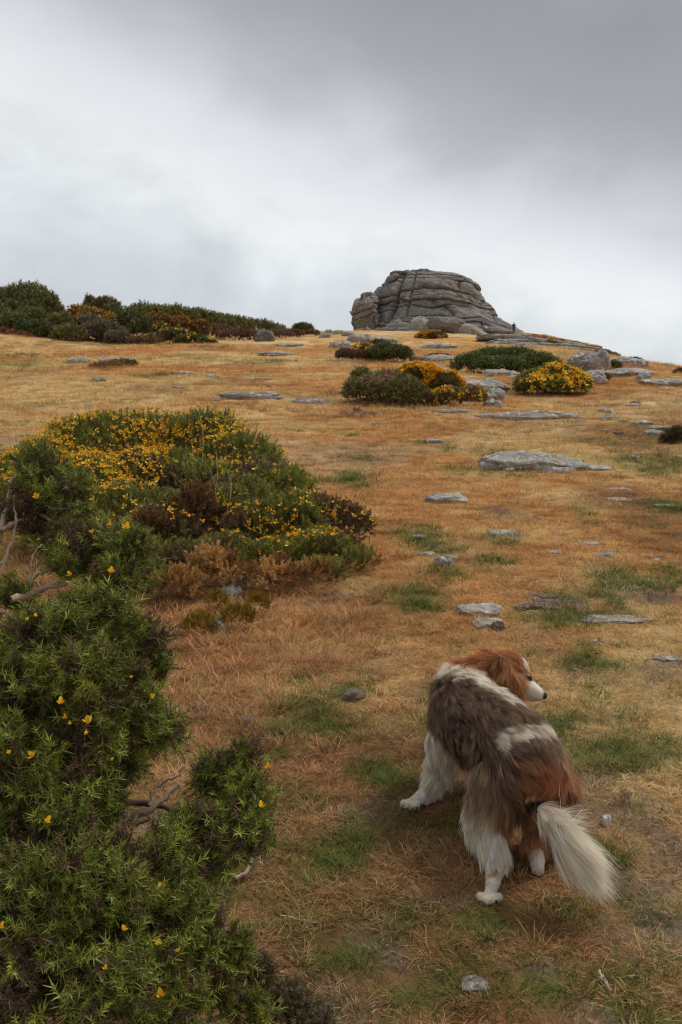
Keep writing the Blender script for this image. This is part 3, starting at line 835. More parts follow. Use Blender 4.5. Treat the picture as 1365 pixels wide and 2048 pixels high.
# ------------------------------------------------------------------ gorse, heather and other shrubs
def sprig(n, spine, w, seed, stem=.03, curve=.1, splay=0.):
    """unit-long shoot: n one-triangle spines round a thin stem"""
    rg = np.random.default_rng(seed)
    V, T, C = [], [], []
    st, sf, sc_ = tube([[0, 0, 0], [curve * .3, 0, .5], [curve, 0, .97]], [stem, stem * .7, stem * .2], (.55, .5, .35), 3)
    V.append(st); T.append(sf); C.append(np.tile([.75, .7, .55], (len(st), 1)))
    o = len(st)
    for i in range(n):
        h = (i + rg.uniform(0, 1)) / n
        a = i * 2.4 + rg.uniform(-.4, .4)
        up = (.25 - splay) + (.75 + splay * .3) * h + rg.uniform(-.2, .25)
        d = np.array([math.cos(a) * math.cos(up), math.sin(a) * math.cos(up), math.sin(up)])
        L = spine * rg.uniform(.6, 1.15) * (1.1 - .35 * h)
        b = np.array([curve * h * h, 0, h * .97])
        s = np.cross(d, rg.normal(0, 1, 3)); s /= np.linalg.norm(s)
        V.append(np.array([b - s * w, b + s * w, b + d * L])); T.append(np.array([[o, o + 1, o + 2]])); o += 3
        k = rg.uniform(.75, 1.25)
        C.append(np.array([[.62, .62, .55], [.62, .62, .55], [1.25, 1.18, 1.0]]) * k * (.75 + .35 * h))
    return np.concatenate(V), np.concatenate(T), np.concatenate(C)
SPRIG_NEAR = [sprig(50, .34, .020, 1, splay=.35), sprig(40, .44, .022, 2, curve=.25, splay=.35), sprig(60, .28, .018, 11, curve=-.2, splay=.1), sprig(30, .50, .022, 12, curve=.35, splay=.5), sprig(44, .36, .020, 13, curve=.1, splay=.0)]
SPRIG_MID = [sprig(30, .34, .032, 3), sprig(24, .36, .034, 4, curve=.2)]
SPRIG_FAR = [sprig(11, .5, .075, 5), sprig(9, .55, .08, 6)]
TWIG_SPIKE = [sprig(16, .18, .03, 8, stem=.03)]
m_leaf = tint_material('gorse_spines', .55, .3, transl=.10)
m_heather = tint_material('heather_stems', .8, .1, transl=.15)
m_bark = tint_material('gorse_bark', .9, .1, noise=(40, .35))
m_petal = tint_material('gorse_petals', .5, .3, transl=.3)
YEL = np.array([1.0, .62, .03])

def lumps_world(lumps, depthf=.85):
    out = []
    for l in lumps:
        px, py, Y, rx, ry = l[:5]
        c = atY(px, py, Y); k = mpp(Y * CP)
        lift = float(H(c[0], c[1])) + .25 * ry * k - c[2]
        if lift > 0:                     # never sunk into the slope
            c = c + np.array([0, 0, lift])
        rz = ry * k; g_ = float(H(c[0], c[1]))
        if Y > 2.9 and c[2] - rz > g_:     # grows from the ground
            top = c[2] + rz; c = np.array([c[0], c[1], (top + g_) / 2]); rz = (top - g_) / 2 + .02
        out.append((c, np.array([rx * k, rx * k * (l[5] if len(l) > 5 else depthf), rz])))
    return out
def sample_lumps(L, n, rg, shell=.35, low=-.35):
    """points in the outer part of the union of ellipsoids, with outward directions and 0..1 depth"""
    area = np.array([r[0] * r[2] + r[0] * r[1] for c, r in L]); w = area / area.sum()
    which = rg.choice(len(L), n, p=w)
    C = np.array([c for c, r in L])[which]; R = np.array([r for c, r in L])[which]
    d = rg.normal(0, 1, (n, 3)); d[:, 2] = np.where(d[:, 2] < low, -d[:, 2], d[:, 2]); d /= np.linalg.norm(d, axis=1, keepdims=True)
    bumps = 1 + .16 * noise3(d[:, 0] * 3.1 + C[:, 0] * 5, d[:, 1] * 3.1, d[:, 2] * 3.1 + which, 9)
    dep = rg.uniform(0, 1, n) ** 1.6 * shell
    p = C + d * R * (bumps * (1 - dep))[:, None]
    nrm = d / R; nrm /= np.linalg.norm(nrm, axis=1, keepdims=True)
    keep = np.ones(n, bool)
    for i, (c, r) in enumerate(L):
        q = np.linalg.norm((p - c) / r, axis=1)
        keep &= (q > .72) | (which == i)
    keep &= p[:, 2] > H(p[:, 0], p[:, 1]) + .0
    return p[keep], nrm[keep], dep[keep] / shell, which[keep]
def flower_blob(seed=0, n=3):
    """small pea flower seen from a distance: a few cupped petals"""
    rg = np.random.default_rng(seed)
    V, T, C = [], [], []; o = 0
    for i in range(n):
        a = i * 2.1 + rg.uniform(0, 1); up = rg.uniform(.3, 1.2)
        d = np.array([math.cos(a) * math.cos(up), math.sin(a) * math.cos(up), math.sin(up)]); s = np.cross(d, [0, 0, 1.]); s /= np.linalg.norm(s)
        V.append(np.array([[0, 0, 0], d * .6 - s * .32, d * 1.0, d * .6 + s * .32])); T += [(o, o + 1, o + 2), (o, o + 2, o + 3)]; o += 4
        k = rg.uniform(.85, 1.1)
        C.append(np.array([[.7, .5, .6], [1, .95, 1], [1.05, 1.12, 1.2], [1, .9, 1]]) * k)
    return np.concatenate(V), np.array(T), np.concatenate(C)
BLOB = [flower_blob(1), flower_blob(2)]
def bush(name, label, cat, lumps, n, size, green, templates, group=None, brown=.25, dead=(.20, .135, .085), flowers=0, fsize=.03, fwhere=None, stems=10, up=.5,
         shell=.35, seed=1, var=.25, colours=None, mat=None, parts=('foliage', 'stems'), low=-.35, depthf=.85, yellow=YEL, pscale=7.0, pdead=.38, gaps=False):
    rg = np.random.default_rng(seed)
    L = lumps_world(lumps, depthf)
    lo = min(L, key=lambda q: q[0][2])
    cx = np.mean([c for c, r in L], axis=0)
    base = np.array([cx[0], cx[1], float(H(cx[0], cx[1]))])
    root = empty(name, tuple(base), label, cat, group)
    p, nr, dep, wh = sample_lumps(L, n, rg, shell, low)
    m = len(p)
    ax = nr * .7 + np.array([0, 0, up]) + rg.normal(0, .38, (m, 3))
    g = np.array(green)
    ps = size * pscale
    patch = fbm3(p[:, 0] / ps, p[:, 1] / ps, p[:, 2] / ps, 3, seed)
    tint = g * (1 + var * rg.normal(0, 1, (m, 1))) * (1 + .35 * patch[:, None]) * np.array([1, 1, 1])
    warm = rg.uniform(0, 1, (m, 1)); tint = tint * (1 - .3 * warm) + tint * np.array([1.6, 1.15, .6]) * .3 * warm
    if colours is not None:
        cf, cn = colours
        alt = fbm3(p[:, 0] / (size * 5) + 9, p[:, 1] / (size * 5), p[:, 2] / (size * 5), 3, seed + 5)
        mask = (alt > cf)[:, None]
        tint = np.where(mask, np.array(cn) * (1 + var * rg.normal(0, 1, (m, 1))), tint)
    if gaps:       # hollows show the dead twigs inside, toned dark to paint shadow between shoots
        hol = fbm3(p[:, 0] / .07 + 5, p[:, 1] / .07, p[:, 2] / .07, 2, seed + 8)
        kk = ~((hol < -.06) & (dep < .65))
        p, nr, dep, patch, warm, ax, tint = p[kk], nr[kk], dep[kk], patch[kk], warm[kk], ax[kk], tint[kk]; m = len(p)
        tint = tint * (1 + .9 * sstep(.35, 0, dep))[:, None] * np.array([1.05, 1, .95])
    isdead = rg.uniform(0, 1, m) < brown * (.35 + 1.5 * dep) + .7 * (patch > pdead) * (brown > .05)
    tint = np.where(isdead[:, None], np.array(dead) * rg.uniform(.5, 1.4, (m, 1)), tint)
    tint = np.clip(tint, .004, .95)
    sc = size * rg.uniform(.6, 1.2, m)
    pick = rg.integers(0, len(templates), m)
    pr = []
    for tmpl, sel in [(tm, pick == ti) for ti, tm in enumerate(templates)]:
        if sel.sum(): pr.append(scatter(*tmpl, p[sel] - ax[sel] / np.linalg.norm(ax[sel], axis=1, keepdims=True) * sc[sel][:, None] * .5, ax[sel], sc[sel], tint[sel], rg))
    V, T, C = merge(pr)
    o = link(parts[0], mesh_from(parts[0], V - base, T, C), mat or m_leaf, root); o['kind'] = 'stuff'
    pr = []
    for i in range(stems):
        c, r = L[rg.integers(len(L))]
        tip = c + rg.uniform(-.6, .6, 3) * r
        b0 = base + np.array([rg.uniform(-.25, .25) * r[0], rg.uniform(-.2, .2) * r[1], 0]); b0[2] = H(b0[0], b0[1]) - .02
        mid = (b0 + tip) / 2 + rg.uniform(-.2, .2, 3) * r
        wdt = size * .10 * rg.uniform(.6, 1.5)
        pr.append(tube(smooth_path([b0, mid, tip], 8), np.linspace(wdt, wdt * .3, 8), np.array([.22, .17, .125]) * rg.uniform(.7, 1.3), 5))
    if pr:
        V, T, C = merge(pr)
        o = link(parts[1], mesh_from(parts[1], V - base, T, C, True), m_bark, root); o['kind'] = 'stuff'
    if flowers:
        p, nr, dep, wh = sample_lumps(L, flowers, rg, .06, low)
        px, py = proj(p)
        k = np.ones(len(p), bool) if fwhere is None else rg.uniform(0, 1, len(p)) < fwhere(px, py, p)
        k &= fbm3(p[:, 0] / (size * 2.5), p[:, 1] / (size * 2.5), p[:, 2] / (size * 2.5), 2, seed + 30) > -.25
        p, nr = p[k], nr[k]; m = len(p)
        tint = np.array(yellow) * rg.uniform(.7, 1.1, (m, 1)) * np.where(rg.uniform(0, 1, (m, 1)) < .3, np.array([[1., .7, .5]]), np.array([[1, 1.05, 1]]))
        half = rg.uniform(0, 1, m) < .5
        pr = [scatter(*BLOB[i], p[s] + nr[s] * size * .35, nr[s] + rg.normal(0, .4, (s.sum(), 3)) + [0, 0, .3], fsize * rg.uniform(.6, 1.25, s.sum()), tint[s], rg) for i, s in ((0, half), (1, ~half))]
        V, T, C = merge(pr)
        o = link('blossom', mesh_from('blossom', V - base, T, C), m_petal, root); o['kind'] = 'stuff'
    return root, L

G_GORSE = (.27, .32, .075); G_DARK = (.055, .085, .028); G_OLIVE = (.15, .15, .045); G_HEATH = (.15, .075, .06)

# --- the great flowering mound at the left
def w_mound(px, py, p):
    d1 = np.exp(-(((px - 200) / 190) ** 2 + ((py - 910) / 75) ** 2)) * 1.5
    d2 = np.exp(-(((px - 400) / 110) ** 2 + ((py - 860) / 40) ** 2)) * .8
    d3 = np.exp(-(((px - 590) / 100) ** 2 + ((py - 1050) / 36) ** 2)) * .75
    d4 = np.exp(-(((px - 30) / 80) ** 2 + ((py - 960) / 60) ** 2)) * 1.3
    d5 = np.exp(-(((px - 420) / 80) ** 2 + ((py - 1020) / 20) ** 2)) * .7
    dark = 1 - .95 * np.exp(-(((px - 400) / 90) ** 2 + ((py - 960) / 38) ** 2))
    return np.clip(np.maximum.reduce([d1, d2, d3, d4, d5]) * dark + .03, 0, 1) * (.25 + .75 * (hash3(np.floor(px / 6), np.floor(py / 6), px * 0, 4) > .3))
mound = [(210, 905, 8.6, 120, 78), (110, 950, 8.2, 110, 75), (300, 900, 8.8, 110, 72), (410, 895, 8.7, 90, 72), (480, 930, 8.4, 90, 66), (560, 990, 7.9, 75, 60), (20, 980, 7.9, 90, 70),
         (150, 1010, 7.6, 120, 80), (270, 985, 7.9, 110, 70), (520, 985, 8.0, 110, 60), (250, 1050, 7.2, 110, 60), (380, 1040, 7.3, 90, 50), (60, 1040, 7.3, 110, 70), (150, 1090, 6.6, 110, 60), (260, 1120, 6.3, 90, 50), (340, 960, 8.1, 90, 60), (400, 970, 7.8, 80, 50)]
bush('gorse_mound', 'wide mound of green gorse thick with yellow flowers, the big one at middle left', 'gorse', mound, 17000, .085, G_GORSE, SPRIG_MID, flowers=16000, fsize=.026, fwhere=w_mound, stems=40, seed=2, brown=.22)
mound2 = [(600, 1050, 6.9, 100, 60), (690, 1055, 6.9, 55, 48), (510, 1060, 6.9, 70, 48), (640, 1095, 6.6, 80, 36), (450, 1110, 6.5, 70, 38), (560, 1110, 6.5, 70, 30), (380, 1130, 6.3, 70, 40), (330, 1060, 6.8, 80, 45), (440, 1020, 7.1, 70, 45), (260, 1150, 5.9, 70, 45), (480, 1000, 7.4, 70, 45)]
bush('low_gorse', 'lower gorse fringe with bright yellow flowers at the right foot of the big mound', 'gorse', mound2, 10500, .08, (.25, .28, .07), SPRIG_MID, flowers=4600, fsize=.026, fwhere=w_mound, stems=20, seed=3, brown=.25, colours=(.2, (.24, .16, .08)))
bush('heather_tuft', 'brown heather growing in the dark dip of the big gorse mound', 'heather', [(390, 1000, 6.9, 50, 24), (300, 1050, 6.6, 40, 24)], 1300, .07, (.24, .15, .07), SPRIG_MID, stems=8, seed=4, brown=.5, mat=m_heather)
bush('dry_bracken', 'pale dead fern and grass tangle under the low gorse fringe', 'bracken', [(430, 1120, 5.9, 60, 16), (540, 1138, 5.9, 60, 12), (640, 1135, 6.1, 60, 10), (720, 1112, 6.4, 40, 14), (350, 1160, 5.7, 50, 18)], 1000, .085, (.52, .33, .15), SPRIG_MID, stems=6, seed=5, brown=.3, dead=(.36, .19, .09), colours=(.05, (.30, .32, .09)), mat=m_heather)
bush('moss_patch', 'ginger moss and small green leaves round the two speckled stones', 'moss', [(435, 1196, 5.5, 26, 9, .6), (515, 1200, 5.45, 26, 9, .6), (475, 1222, 5.2, 40, 7, .5), (400, 1240, 5.1, 40, 9, .5)], 900, .035, (.30, .25, .04), SPRIG_MID, stems=0, seed=6, brown=.3, dead=(.3, .17, .03), mat=m_heather)

# --- gorse in the foreground, left
fg_lumps = [
    # upper-left arm
    (85, 945, 2.75, 62, 46), (60, 1010, 2.7, 55, 46), (135, 1000, 2.7, 55, 52), (135, 1075, 2.6, 62, 50), (200, 1085, 2.6, 60, 46), (255, 1100, 2.55, 48, 44), (215, 1160, 2.5, 66, 44), (150, 1130, 2.55, 50, 40), (25, 1200, 2.5, 36, 40),
    (70, 1055, 2.65, 40, 30),
    # middle body
    (190, 1235, 2.1, 80, 52), (265, 1285, 2.1, 66, 50), (110, 1290, 2.0, 110, 80), (50, 1390, 1.95, 120, 95), (160, 1370, 1.95, 110, 90), (240, 1390, 2.0, 80, 70), (312, 1335, 2.1, 36, 36), (290, 1455, 2.0, 62, 50),
    (335, 1460, 2.05, 36, 30), (130, 1480, 1.9, 110, 80), (215, 1500, 1.95, 66, 60), (40, 1520, 1.85, 100, 90), (110, 1590, 1.85, 80, 60), (30, 1640, 1.8, 80, 70), (250, 1530, 1.95, 40, 30),
    (190, 1610, 1.9, 66, 50), (130, 1655, 1.88, 70, 50), (225, 1570, 1.92, 30, 34), (110, 1660, 1.8, 80, 60), (250, 1470, 1.96, 50, 44),
    # right hand limb
    (485, 1505, 2.1, 46, 42), (450, 1555, 2.1, 66, 46), (495, 1600, 2.05, 56, 52), (470, 1660, 2.0, 72, 60), (525, 1655, 2.05, 36, 46), (400, 1640, 2.0, 50, 50), (350, 1690, 1.95, 72, 46), (430, 1715, 1.95, 70, 40), (320, 1750, 1.85, 76, 56), (250, 1700, 1.85, 50, 46),
    # lower body
    (100, 1740, 1.75, 120, 90), (210, 1790, 1.75, 100, 80), (310, 1830, 1.8, 90, 66), (60, 1850, 1.7, 120, 95), (180, 1900, 1.7, 120, 90), (300, 1930, 1.75, 90, 70), (400, 1840, 1.85, 50, 46), (385, 1920, 1.85, 60, 56),
    (60, 1990, 1.65, 130, 90), (190, 2010, 1.65, 130, 80), (320, 2020, 1.7, 100, 60), (440, 1985, 1.85, 56, 50), (490, 2020, 1.9, 46, 36), (470, 1900, 1.9, 36, 40)]
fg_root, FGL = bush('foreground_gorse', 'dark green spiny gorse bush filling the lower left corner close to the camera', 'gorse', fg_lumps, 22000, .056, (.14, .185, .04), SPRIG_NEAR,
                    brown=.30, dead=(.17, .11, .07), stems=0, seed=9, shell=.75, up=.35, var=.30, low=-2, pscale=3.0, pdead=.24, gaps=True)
FG0 = np.array(fg_root.location)
rg = np.random.default_rng(77)
def branch(pts, r0, r1, col=(.24, .19, .15), n=22, jit=.004, name='branch'):
    q = smooth_path([atY(*p) for p in pts], n)
    q += rg.normal(0, jit * .5, q.shape)
    v, t_, c = tube(q, np.linspace(r0, r1, n) * (1 + .15 * rg.normal(0, 1, n)), col, 8)
    c = c * (1 + .2 * rg.normal(0, 1, (len(c), 1))) * np.array([1.1, .95, .8])
    return link(name, mesh_from(name, v - FG0, t_, c, True), m_bark, fg_root)
branch([(150, 1760, 1.9), (225, 1672, 1.98), (262, 1640, 2.0), (310, 1612, 2.02), (352, 1572, 2.05)], .012, .005, (.30, .24, .19))
branch([(300, 1612, 2.02), (306, 1582, 2.04), (335, 1560, 2.06), (362, 1545, 2.08), (372, 1512, 2.1)], .0045, .0028, (.30, .24, .19))
branch([(180, 1600, 2.0), (240, 1606, 2.03), (300, 1608, 2.05), (370, 1625, 2.06), (420, 1655, 2.05), (480, 1640, 2.08)], .008, .005, (.13, .10, .08))
branch([(225, 1610, 2.02), (250, 1640, 2.03), (240, 1600, 2.03), (215, 1575, 2.03)], .005, .003, (.12, .10, .08))
branch([(190, 1700, 1.95), (225, 1695, 1.97), (260, 1655, 2.0), (300, 1640, 2.02)], .006, .003, (.2, .16, .12))
branch([(-60, 1140, 2.6), (-10, 1100, 2.62), (18, 1000, 2.66), (30, 955, 2.7), (70, 930, 2.74)], .008, .004, (.38, .33, .27))
branch([(-30, 1062, 2.6), (10, 1058, 2.62), (36, 1042, 2.64), (80, 1030, 2.66), (140, 1060, 2.66)], .007, .004, (.36, .3, .24))
branch([(-20, 1190, 2.5), (10, 1120, 2.55), (30, 1060, 2.6), (28, 1000, 2.64)], .005, .003, (.25, .22, .18))
branch([(-20, 1160, 2.5), (12, 1110, 2.56), (22, 1080, 2.6)], .004, .002, (.25, .22, .18))
branch([(20, 1200, 2.45), (60, 1190, 2.48), (100, 1172, 2.5), (145, 1165, 2.52), (200, 1165, 2.55)], .009, .006, (.32, .27, .22))
branch([(60, 1170, 2.5), (75, 1150, 2.52), (105, 1140, 2.55), (120, 1132, 2.57)], .0035, .0018, (.30, .27, .23))
branch([(55, 1172, 2.5), (68, 1135, 2.52), (80, 1120, 2.55), (95, 1105, 2.57)], .003, .0016, (.28, .25, .21))
branch([(58, 1165, 2.5), (62, 1130, 2.52), (78, 1095, 2.55), (100, 1090, 2.6)], .003, .0016, (.28, .25, .21))
branch([(-40, 1250, 2.2), (0, 1225, 2.3), (30, 1238, 2.35), (75, 1240, 2.35)], .007, .004, (.16, .14, .12))
branch([(0, 1235, 2.3), (40, 1258, 2.33), (60, 1244, 2.36), (80, 1242, 2.38)], .005, .003, (.2, .18, .15))
branch([(90, 1830, 1.72), (130, 1870, 1.75), (200, 1880, 1.74), (260, 1850, 1.75)], .006, .003, (.16, .12, .10))
branch([(320, 1975, 1.8), (345, 1985, 1.85), (375, 2000, 1.88)], .005, .003, (.26, .2, .15))
branch([(420, 1890, 1.9), (445, 1850, 1.93), (455, 1800, 1.95)], .003, .002, (.22, .18, .14))
for i in range(16):        # main stems going down to the root out of sight
    c, r = FGL[10 + int(rg.integers(len(FGL) - 10))]
    b0 = np.array([-.75 + rg.uniform(-.2, .2), 1.95 + rg.uniform(-.15, .15), 0]); b0[2] = H(b0[0], b0[1]) - .03
    q = smooth_path([b0, (b0 + c) / 2 + rg.normal(0, .06, 3), c], 14)
    v, t_, cc = tube(q, np.linspace(.014, .005, 14), np.array([.17, .13, .10]) * rg.uniform(.7, 1.3), 7)
    link('branch', mesh_from('branch', v - FG0, t_, cc, True), m_bark, fg_root)
def pea_flower(seed, open_=.5):
    """banner, two wings, keel and calyx, about one unit long"""
    rg_ = np.random.default_rng(seed)
    V, T, C = [], [], []; o = 0
    def petal(L, W, cup, az_, pitch, col):
        nonlocal o
        nu, nv = 5, 6
        u, v = np.meshgrid(np.linspace(-1, 1, nu), np.linspace(0, 1, nv))
        wv = np.sin(np.pi * np.clip(v * .85 + .1, 0, 1)) ** .7
        x = u * W * wv; y = cup * (u ** 2) * wv * W; z = v * L
        y = y + .18 * L * v ** 2
        pts = np.stack([x, y, z], -1).reshape(-1, 3)
        ca, sa = math.cos(pitch), math.sin(pitch)
        pts = np.stack([pts[:, 0], pts[:, 1] * ca + pts[:, 2] * sa, -pts[:, 1] * sa + pts[:, 2] * ca], -1)
        ca, sa = math.cos(az_), math.sin(az_)
        pts = np.stack([pts[:, 0] * ca - pts[:, 1] * sa, pts[:, 0] * sa + pts[:, 1] * ca, pts[:, 2]], -1)
        q = grid_faces(nv, nu)
        V.append(pts); T.append(np.concatenate([q[:, :3], q[:, [0, 2, 3]]]) + o); o += len(pts)
        C.append(np.array(col) * (.75 + .3 * v.reshape(-1, 1)) * np.ones((len(pts), 3)))
    petal(1.0, .30, -.5, 0, .35 * open_ + .1, (1, .62, .03)); petal(.85, .17, .9, 2.0, .55, (1, .56, .02)); petal(.8, .17, .9, -2.0, .5, (1, .56, .02)); petal(.7, .15, 1.2, 3.14, .35, (.9, .46, .015))
    return np.concatenate(V), np.concatenate(T), np.concatenate(C)
PF = [mesh_from('flower', *pea_flower(i, [.2, .7, 1.4][i]), True) for i in range(3)]
for m_ in PF: m_.materials.append(m_petal)
def surface_hit(px, py, L):
    r = ray(px, py); best = None
    for c, rad in L:
        a = r / rad; b = (EYE - c) / rad
        A, B, C_ = a @ a, 2 * a @ b, b @ b - 1
        D = B * B - 4 * A * C_
        if D > 0:
            t_ = (-B - math.sqrt(D)) / (2 * A)
            if best is None or t_ < best: best = t_
    return None if best is None else EYE + r * (best * .985)
for i, (px, py, ln, ang) in enumerate([(75, 988, 17, .5), (252, 1048, 20, .3), (220, 1046, 12, .1), (187, 1058, 12, 1.4), (222, 1137, 18, .2), (143, 1143, 16, -.9), (198, 1168, 14, 1.2), (70, 1228, 10, .5), (52, 1234, 10, 1), (276, 1229, 12, 1.5),
                                       (220, 1291, 12, .1), (122, 1398, 20, 0), (178, 1434, 24, .3), (133, 1430, 14, -.5), (140, 1444, 10, 0), (176, 1459, 14, 1.4), (68, 1503, 20, -1), (300, 1386, 14, 1.4), (20, 1501, 12, .6), (92, 1635, 20, .7), (222, 1514, 9, 1.2),
                                       (263, 1352, 8, 0), (536, 1529, 18, 0), (523, 1606, 18, .1), (374, 1443, 12, .9), (4, 1847, 20, .2), (318, 1881, 18, 0), (357, 1897, 14, .4), (211, 1932, 14, .1), (320, 1982, 26, 0), (246, 1852, 18, -.4), (320, 1768, 12, .2), (210, 1678, 14, 1.2), (200, 1898, 8, 0)]):
    q = surface_hit(px, py, FGL)
    if q is None: q = atY(px, py, 2.1)
    o = link('flower', PF[[1, 0, 0, 2][i % 4]], None, fg_root)
    k = mpp(q[1])
    o.location = Vector(q - FG0) - Vector((0, 0, ln * k * .5)); o.scale = [ln * k * .78] * 3; o.rotation_euler = (.25, ang * .9, rg.uniform(-.6, .6) + (3.14 if i % 3 == 0 else 0))
# heather and dead grass at the very bottom right of the gorse
bush('dead_heather', 'grey brown dead heather twigs at the bottom beside the foreground gorse', 'heather', [(560, 2010, 2.12, 60, 34), (510, 1960, 2.1, 40, 40), (620, 2040, 2.1, 50, 18)], 1300, .04, (.16, .15, .08), SPRIG_MID, stems=12, seed=12, brown=.5, dead=(.30, .235, .20), mat=m_heather, shell=.9)

# --- bushes on the slope
bush('gorse_bush', 'gorse bush half grey green and half golden on the slope below the tor', 'gorse', [(715, 785, 20.6, 30, 28), (722, 755, 20.8, 20, 18), (755, 785, 20.4, 48, 32), (800, 785, 20.3, 46, 30), (835, 795, 20.2, 26, 22), (770, 765, 20.8, 40, 20)], 3800, .15, (.20, .225, .085), SPRIG_FAR,
     stems=14, seed=21, brown=.15, dead=(.42, .27, .17), colours=(.38, (.34, .23, .16)))
bush('golden_gorse', 'golden flowering gorse lobe leaning right of the grey green bush', 'gorse', [(845, 762, 21.2, 42, 26), (885, 775, 21.0, 40, 24), (820, 755, 21.4, 24, 16)], 1800, .15, (.14, .13, .035), SPRIG_FAR, stems=8, seed=22, brown=.15, flowers=1700, fsize=.085, yellow=(.88, .47, .02))
bush('low_heath', 'low olive and brown heath plants with few yellow flowers beside the sloping slab', 'heath', [(905, 795, 20.2, 40, 16), (945, 793, 20.0, 30, 16), (875, 800, 20.2, 30, 14)], 1500, .12, (.26, .21, .08), SPRIG_FAR, stems=4, seed=23, brown=.4, dead=(.24, .15, .09), flowers=160, fsize=.07)
bush('yellow_gorse', 'rounded dark green gorse bush covered in yellow flowers nearest the right boulders', 'gorse', [(1075, 768, 23.6, 42, 26), (1110, 765, 23.5, 48, 32), (1145, 772, 23.4, 36, 24), (1090, 775, 23.3, 60, 20)], 4200, .15, (.18, .22, .055), SPRIG_FAR, stems=8, seed=24, brown=.12, flowers=1700, fsize=.085,
     fwhere=lambda px, py, p: np.clip((785 - py) / 30, .12, .8), yellow=(.95, .62, .03))
bush('green_gorse', 'long low dark green gorse bush without flowers behind the yellow one', 'gorse', [(945, 730, 33, 42, 18), (985, 722, 34, 50, 22), (1030, 718, 34, 50, 20), (1075, 728, 33, 44, 18), (1000, 733, 32.5, 60, 16), (1120, 742, 31, 34, 10)], 5200, .19, (.12, .17, .05), SPRIG_FAR, stems=8, seed=25, brown=.06)
bush('dark_gorse', 'small dark green gorse bush right of the heather, left of the open middle', 'gorse', [(770, 705, 44, 26, 14), (795, 710, 43, 26, 15), (758, 694, 46, 16, 9), (748, 712, 43, 20, 10)], 2400, .26, (.11, .14, .045), SPRIG_FAR, stems=5, seed=26, brown=.15)
bush('heather_bush', 'purple brown heather clump left of the small dark gorse', 'heather', [(692, 710, 43, 20, 10), (715, 712, 43, 18, 8)], 900, .2, (.17, .10, .09), SPRIG_FAR, stems=3, seed=27, brown=.3, dead=(.2, .12, .1))
bush('olive_gorse', 'olive gorse with few flowers between heather clump and dark gorse', 'gorse', [(730, 700, 45, 22, 9)], 600, .22, (.15, .14, .04), SPRIG_FAR, stems=2, seed=28, brown=.15, flowers=150, fsize=.12)
bush('flat_gorse', 'flat golden gorse cushion at the foot of the tor', 'gorse', [(868, 678, 110, 26, 8), (850, 679, 110, 14, 6)], 900, .5, (.17, .16, .04), SPRIG_FAR, stems=0, seed=29, brown=.1, flowers=500, fsize=.3, yellow=(.6, .33, .02))
bush('brown_bush', 'brown leafless bush growing against the terrace slabs', 'shrub', [(1100, 702, 95, 20, 14), (1090, 712, 94, 22, 9)], 1000, .4, (.16, .12, .06), SPRIG_FAR, stems=4, seed=30, brown=.4)
bush('heather_patch', 'brown heather strip on the skyline right end of the terrace', 'heather', [(1205, 715, 75, 20, 6), (1225, 720, 70, 14, 5)], 500, .3, (.2, .10, .06), SPRIG_FAR, stems=0, seed=31)
bush('heather_patch', 'dark heather strip behind the flat pale slab below the tor', 'heather', [(878, 717, 45, 26, 6)], 420, .2, (.14, .08, .07), SPRIG_FAR, stems=0, seed=32)
bush('green_shrub', 'small olive shrub against the upper rounded boulder', 'shrub', [(1228, 742, 36, 14, 9)], 420, .2, (.14, .14, .05), SPRIG_FAR, stems=0, seed=33)
bush('green_shrub', 'dry olive shrub beside the lower rounded boulder', 'shrub', [(1206, 766, 29, 13, 8)], 420, .16, (.18, .14, .06), SPRIG_FAR, stems=0, seed=34)
bush('green_shrub', 'olive shrub tuft on the long skyline outcrop', 'shrub', [(1265, 730, 50, 20, 6)], 420, .22, (.12, .12, .05), SPRIG_FAR, stems=0, seed=35)
bush('green_shrub', 'olive shrub cut by the right edge beside the pale outcrop', 'shrub', [(1362, 768, 34, 14, 10)], 420, .2, (.12, .12, .05), SPRIG_FAR, stems=0, seed=36)
bush('bramble_tuft', 'dark twiggy tuft on the right edge outcrop', 'shrub', [(1352, 872, 13.6, 18, 12), (1330, 880, 13.6, 10, 7)], 420, .09, (.10, .085, .05), SPRIG_FAR, stems=0, seed=37, brown=.5)
bush('dry_tussock', 'brown grass tussock round the flat rock on the turf hump', 'grass tussock', [(245, 736, 37, 30, 9), (215, 742, 36, 34, 6)], 700, .22, (.28, .19, .08), SPRIG_FAR, stems=0, seed=38, mat=m_heather)

# --- the far thicket along the left skyline
def far(name, label, cat, lumps, n, size, col, seed, group=None, **k):
    k.setdefault('stems', 3)
    bush(name, label, cat, lumps, n, size, col, SPRIG_FAR, group, seed=seed, **k)
far('hawthorn_tree', 'large rounded dark hawthorn crown at the far left skyline', 'tree', [(50, 598, 88, 60, 26), (95, 610, 87, 30, 20), (10, 606, 88, 38, 26), (60, 582, 89, 34, 12), (40, 622, 87, 66, 20), (112, 618, 87, 16, 11)], 4600, .55, (.19, .21, .09), 41, brown=.12, stems=10, up=.8)
far('gorse_bush', 'dark gorse bush standing up on the skyline right of the hawthorn', 'gorse', [(210, 612, 92, 30, 16), (180, 600, 94, 12, 9), (228, 620, 90, 22, 12)], 1800, .5, (.17, .195, .06), 42, brown=.1)
far('gorse_bush', 'golden tinted gorse just below the skyline bush', 'gorse', [(190, 636, 86, 34, 13), (160, 625, 87, 26, 11), (225, 640, 85, 16, 7)], 1500, .5, (.2, .17, .05), 43, flowers=200, fsize=.26, yellow=(.6, .30, .015))
far('gorse_bush', 'dark green gorse at the left edge of the far thicket', 'gorse', [(25, 655, 80, 50, 26), (60, 640, 81, 40, 20), (0, 640, 81, 30, 22)], 2300, .5, (.14, .17, .06), 44, brown=.15)
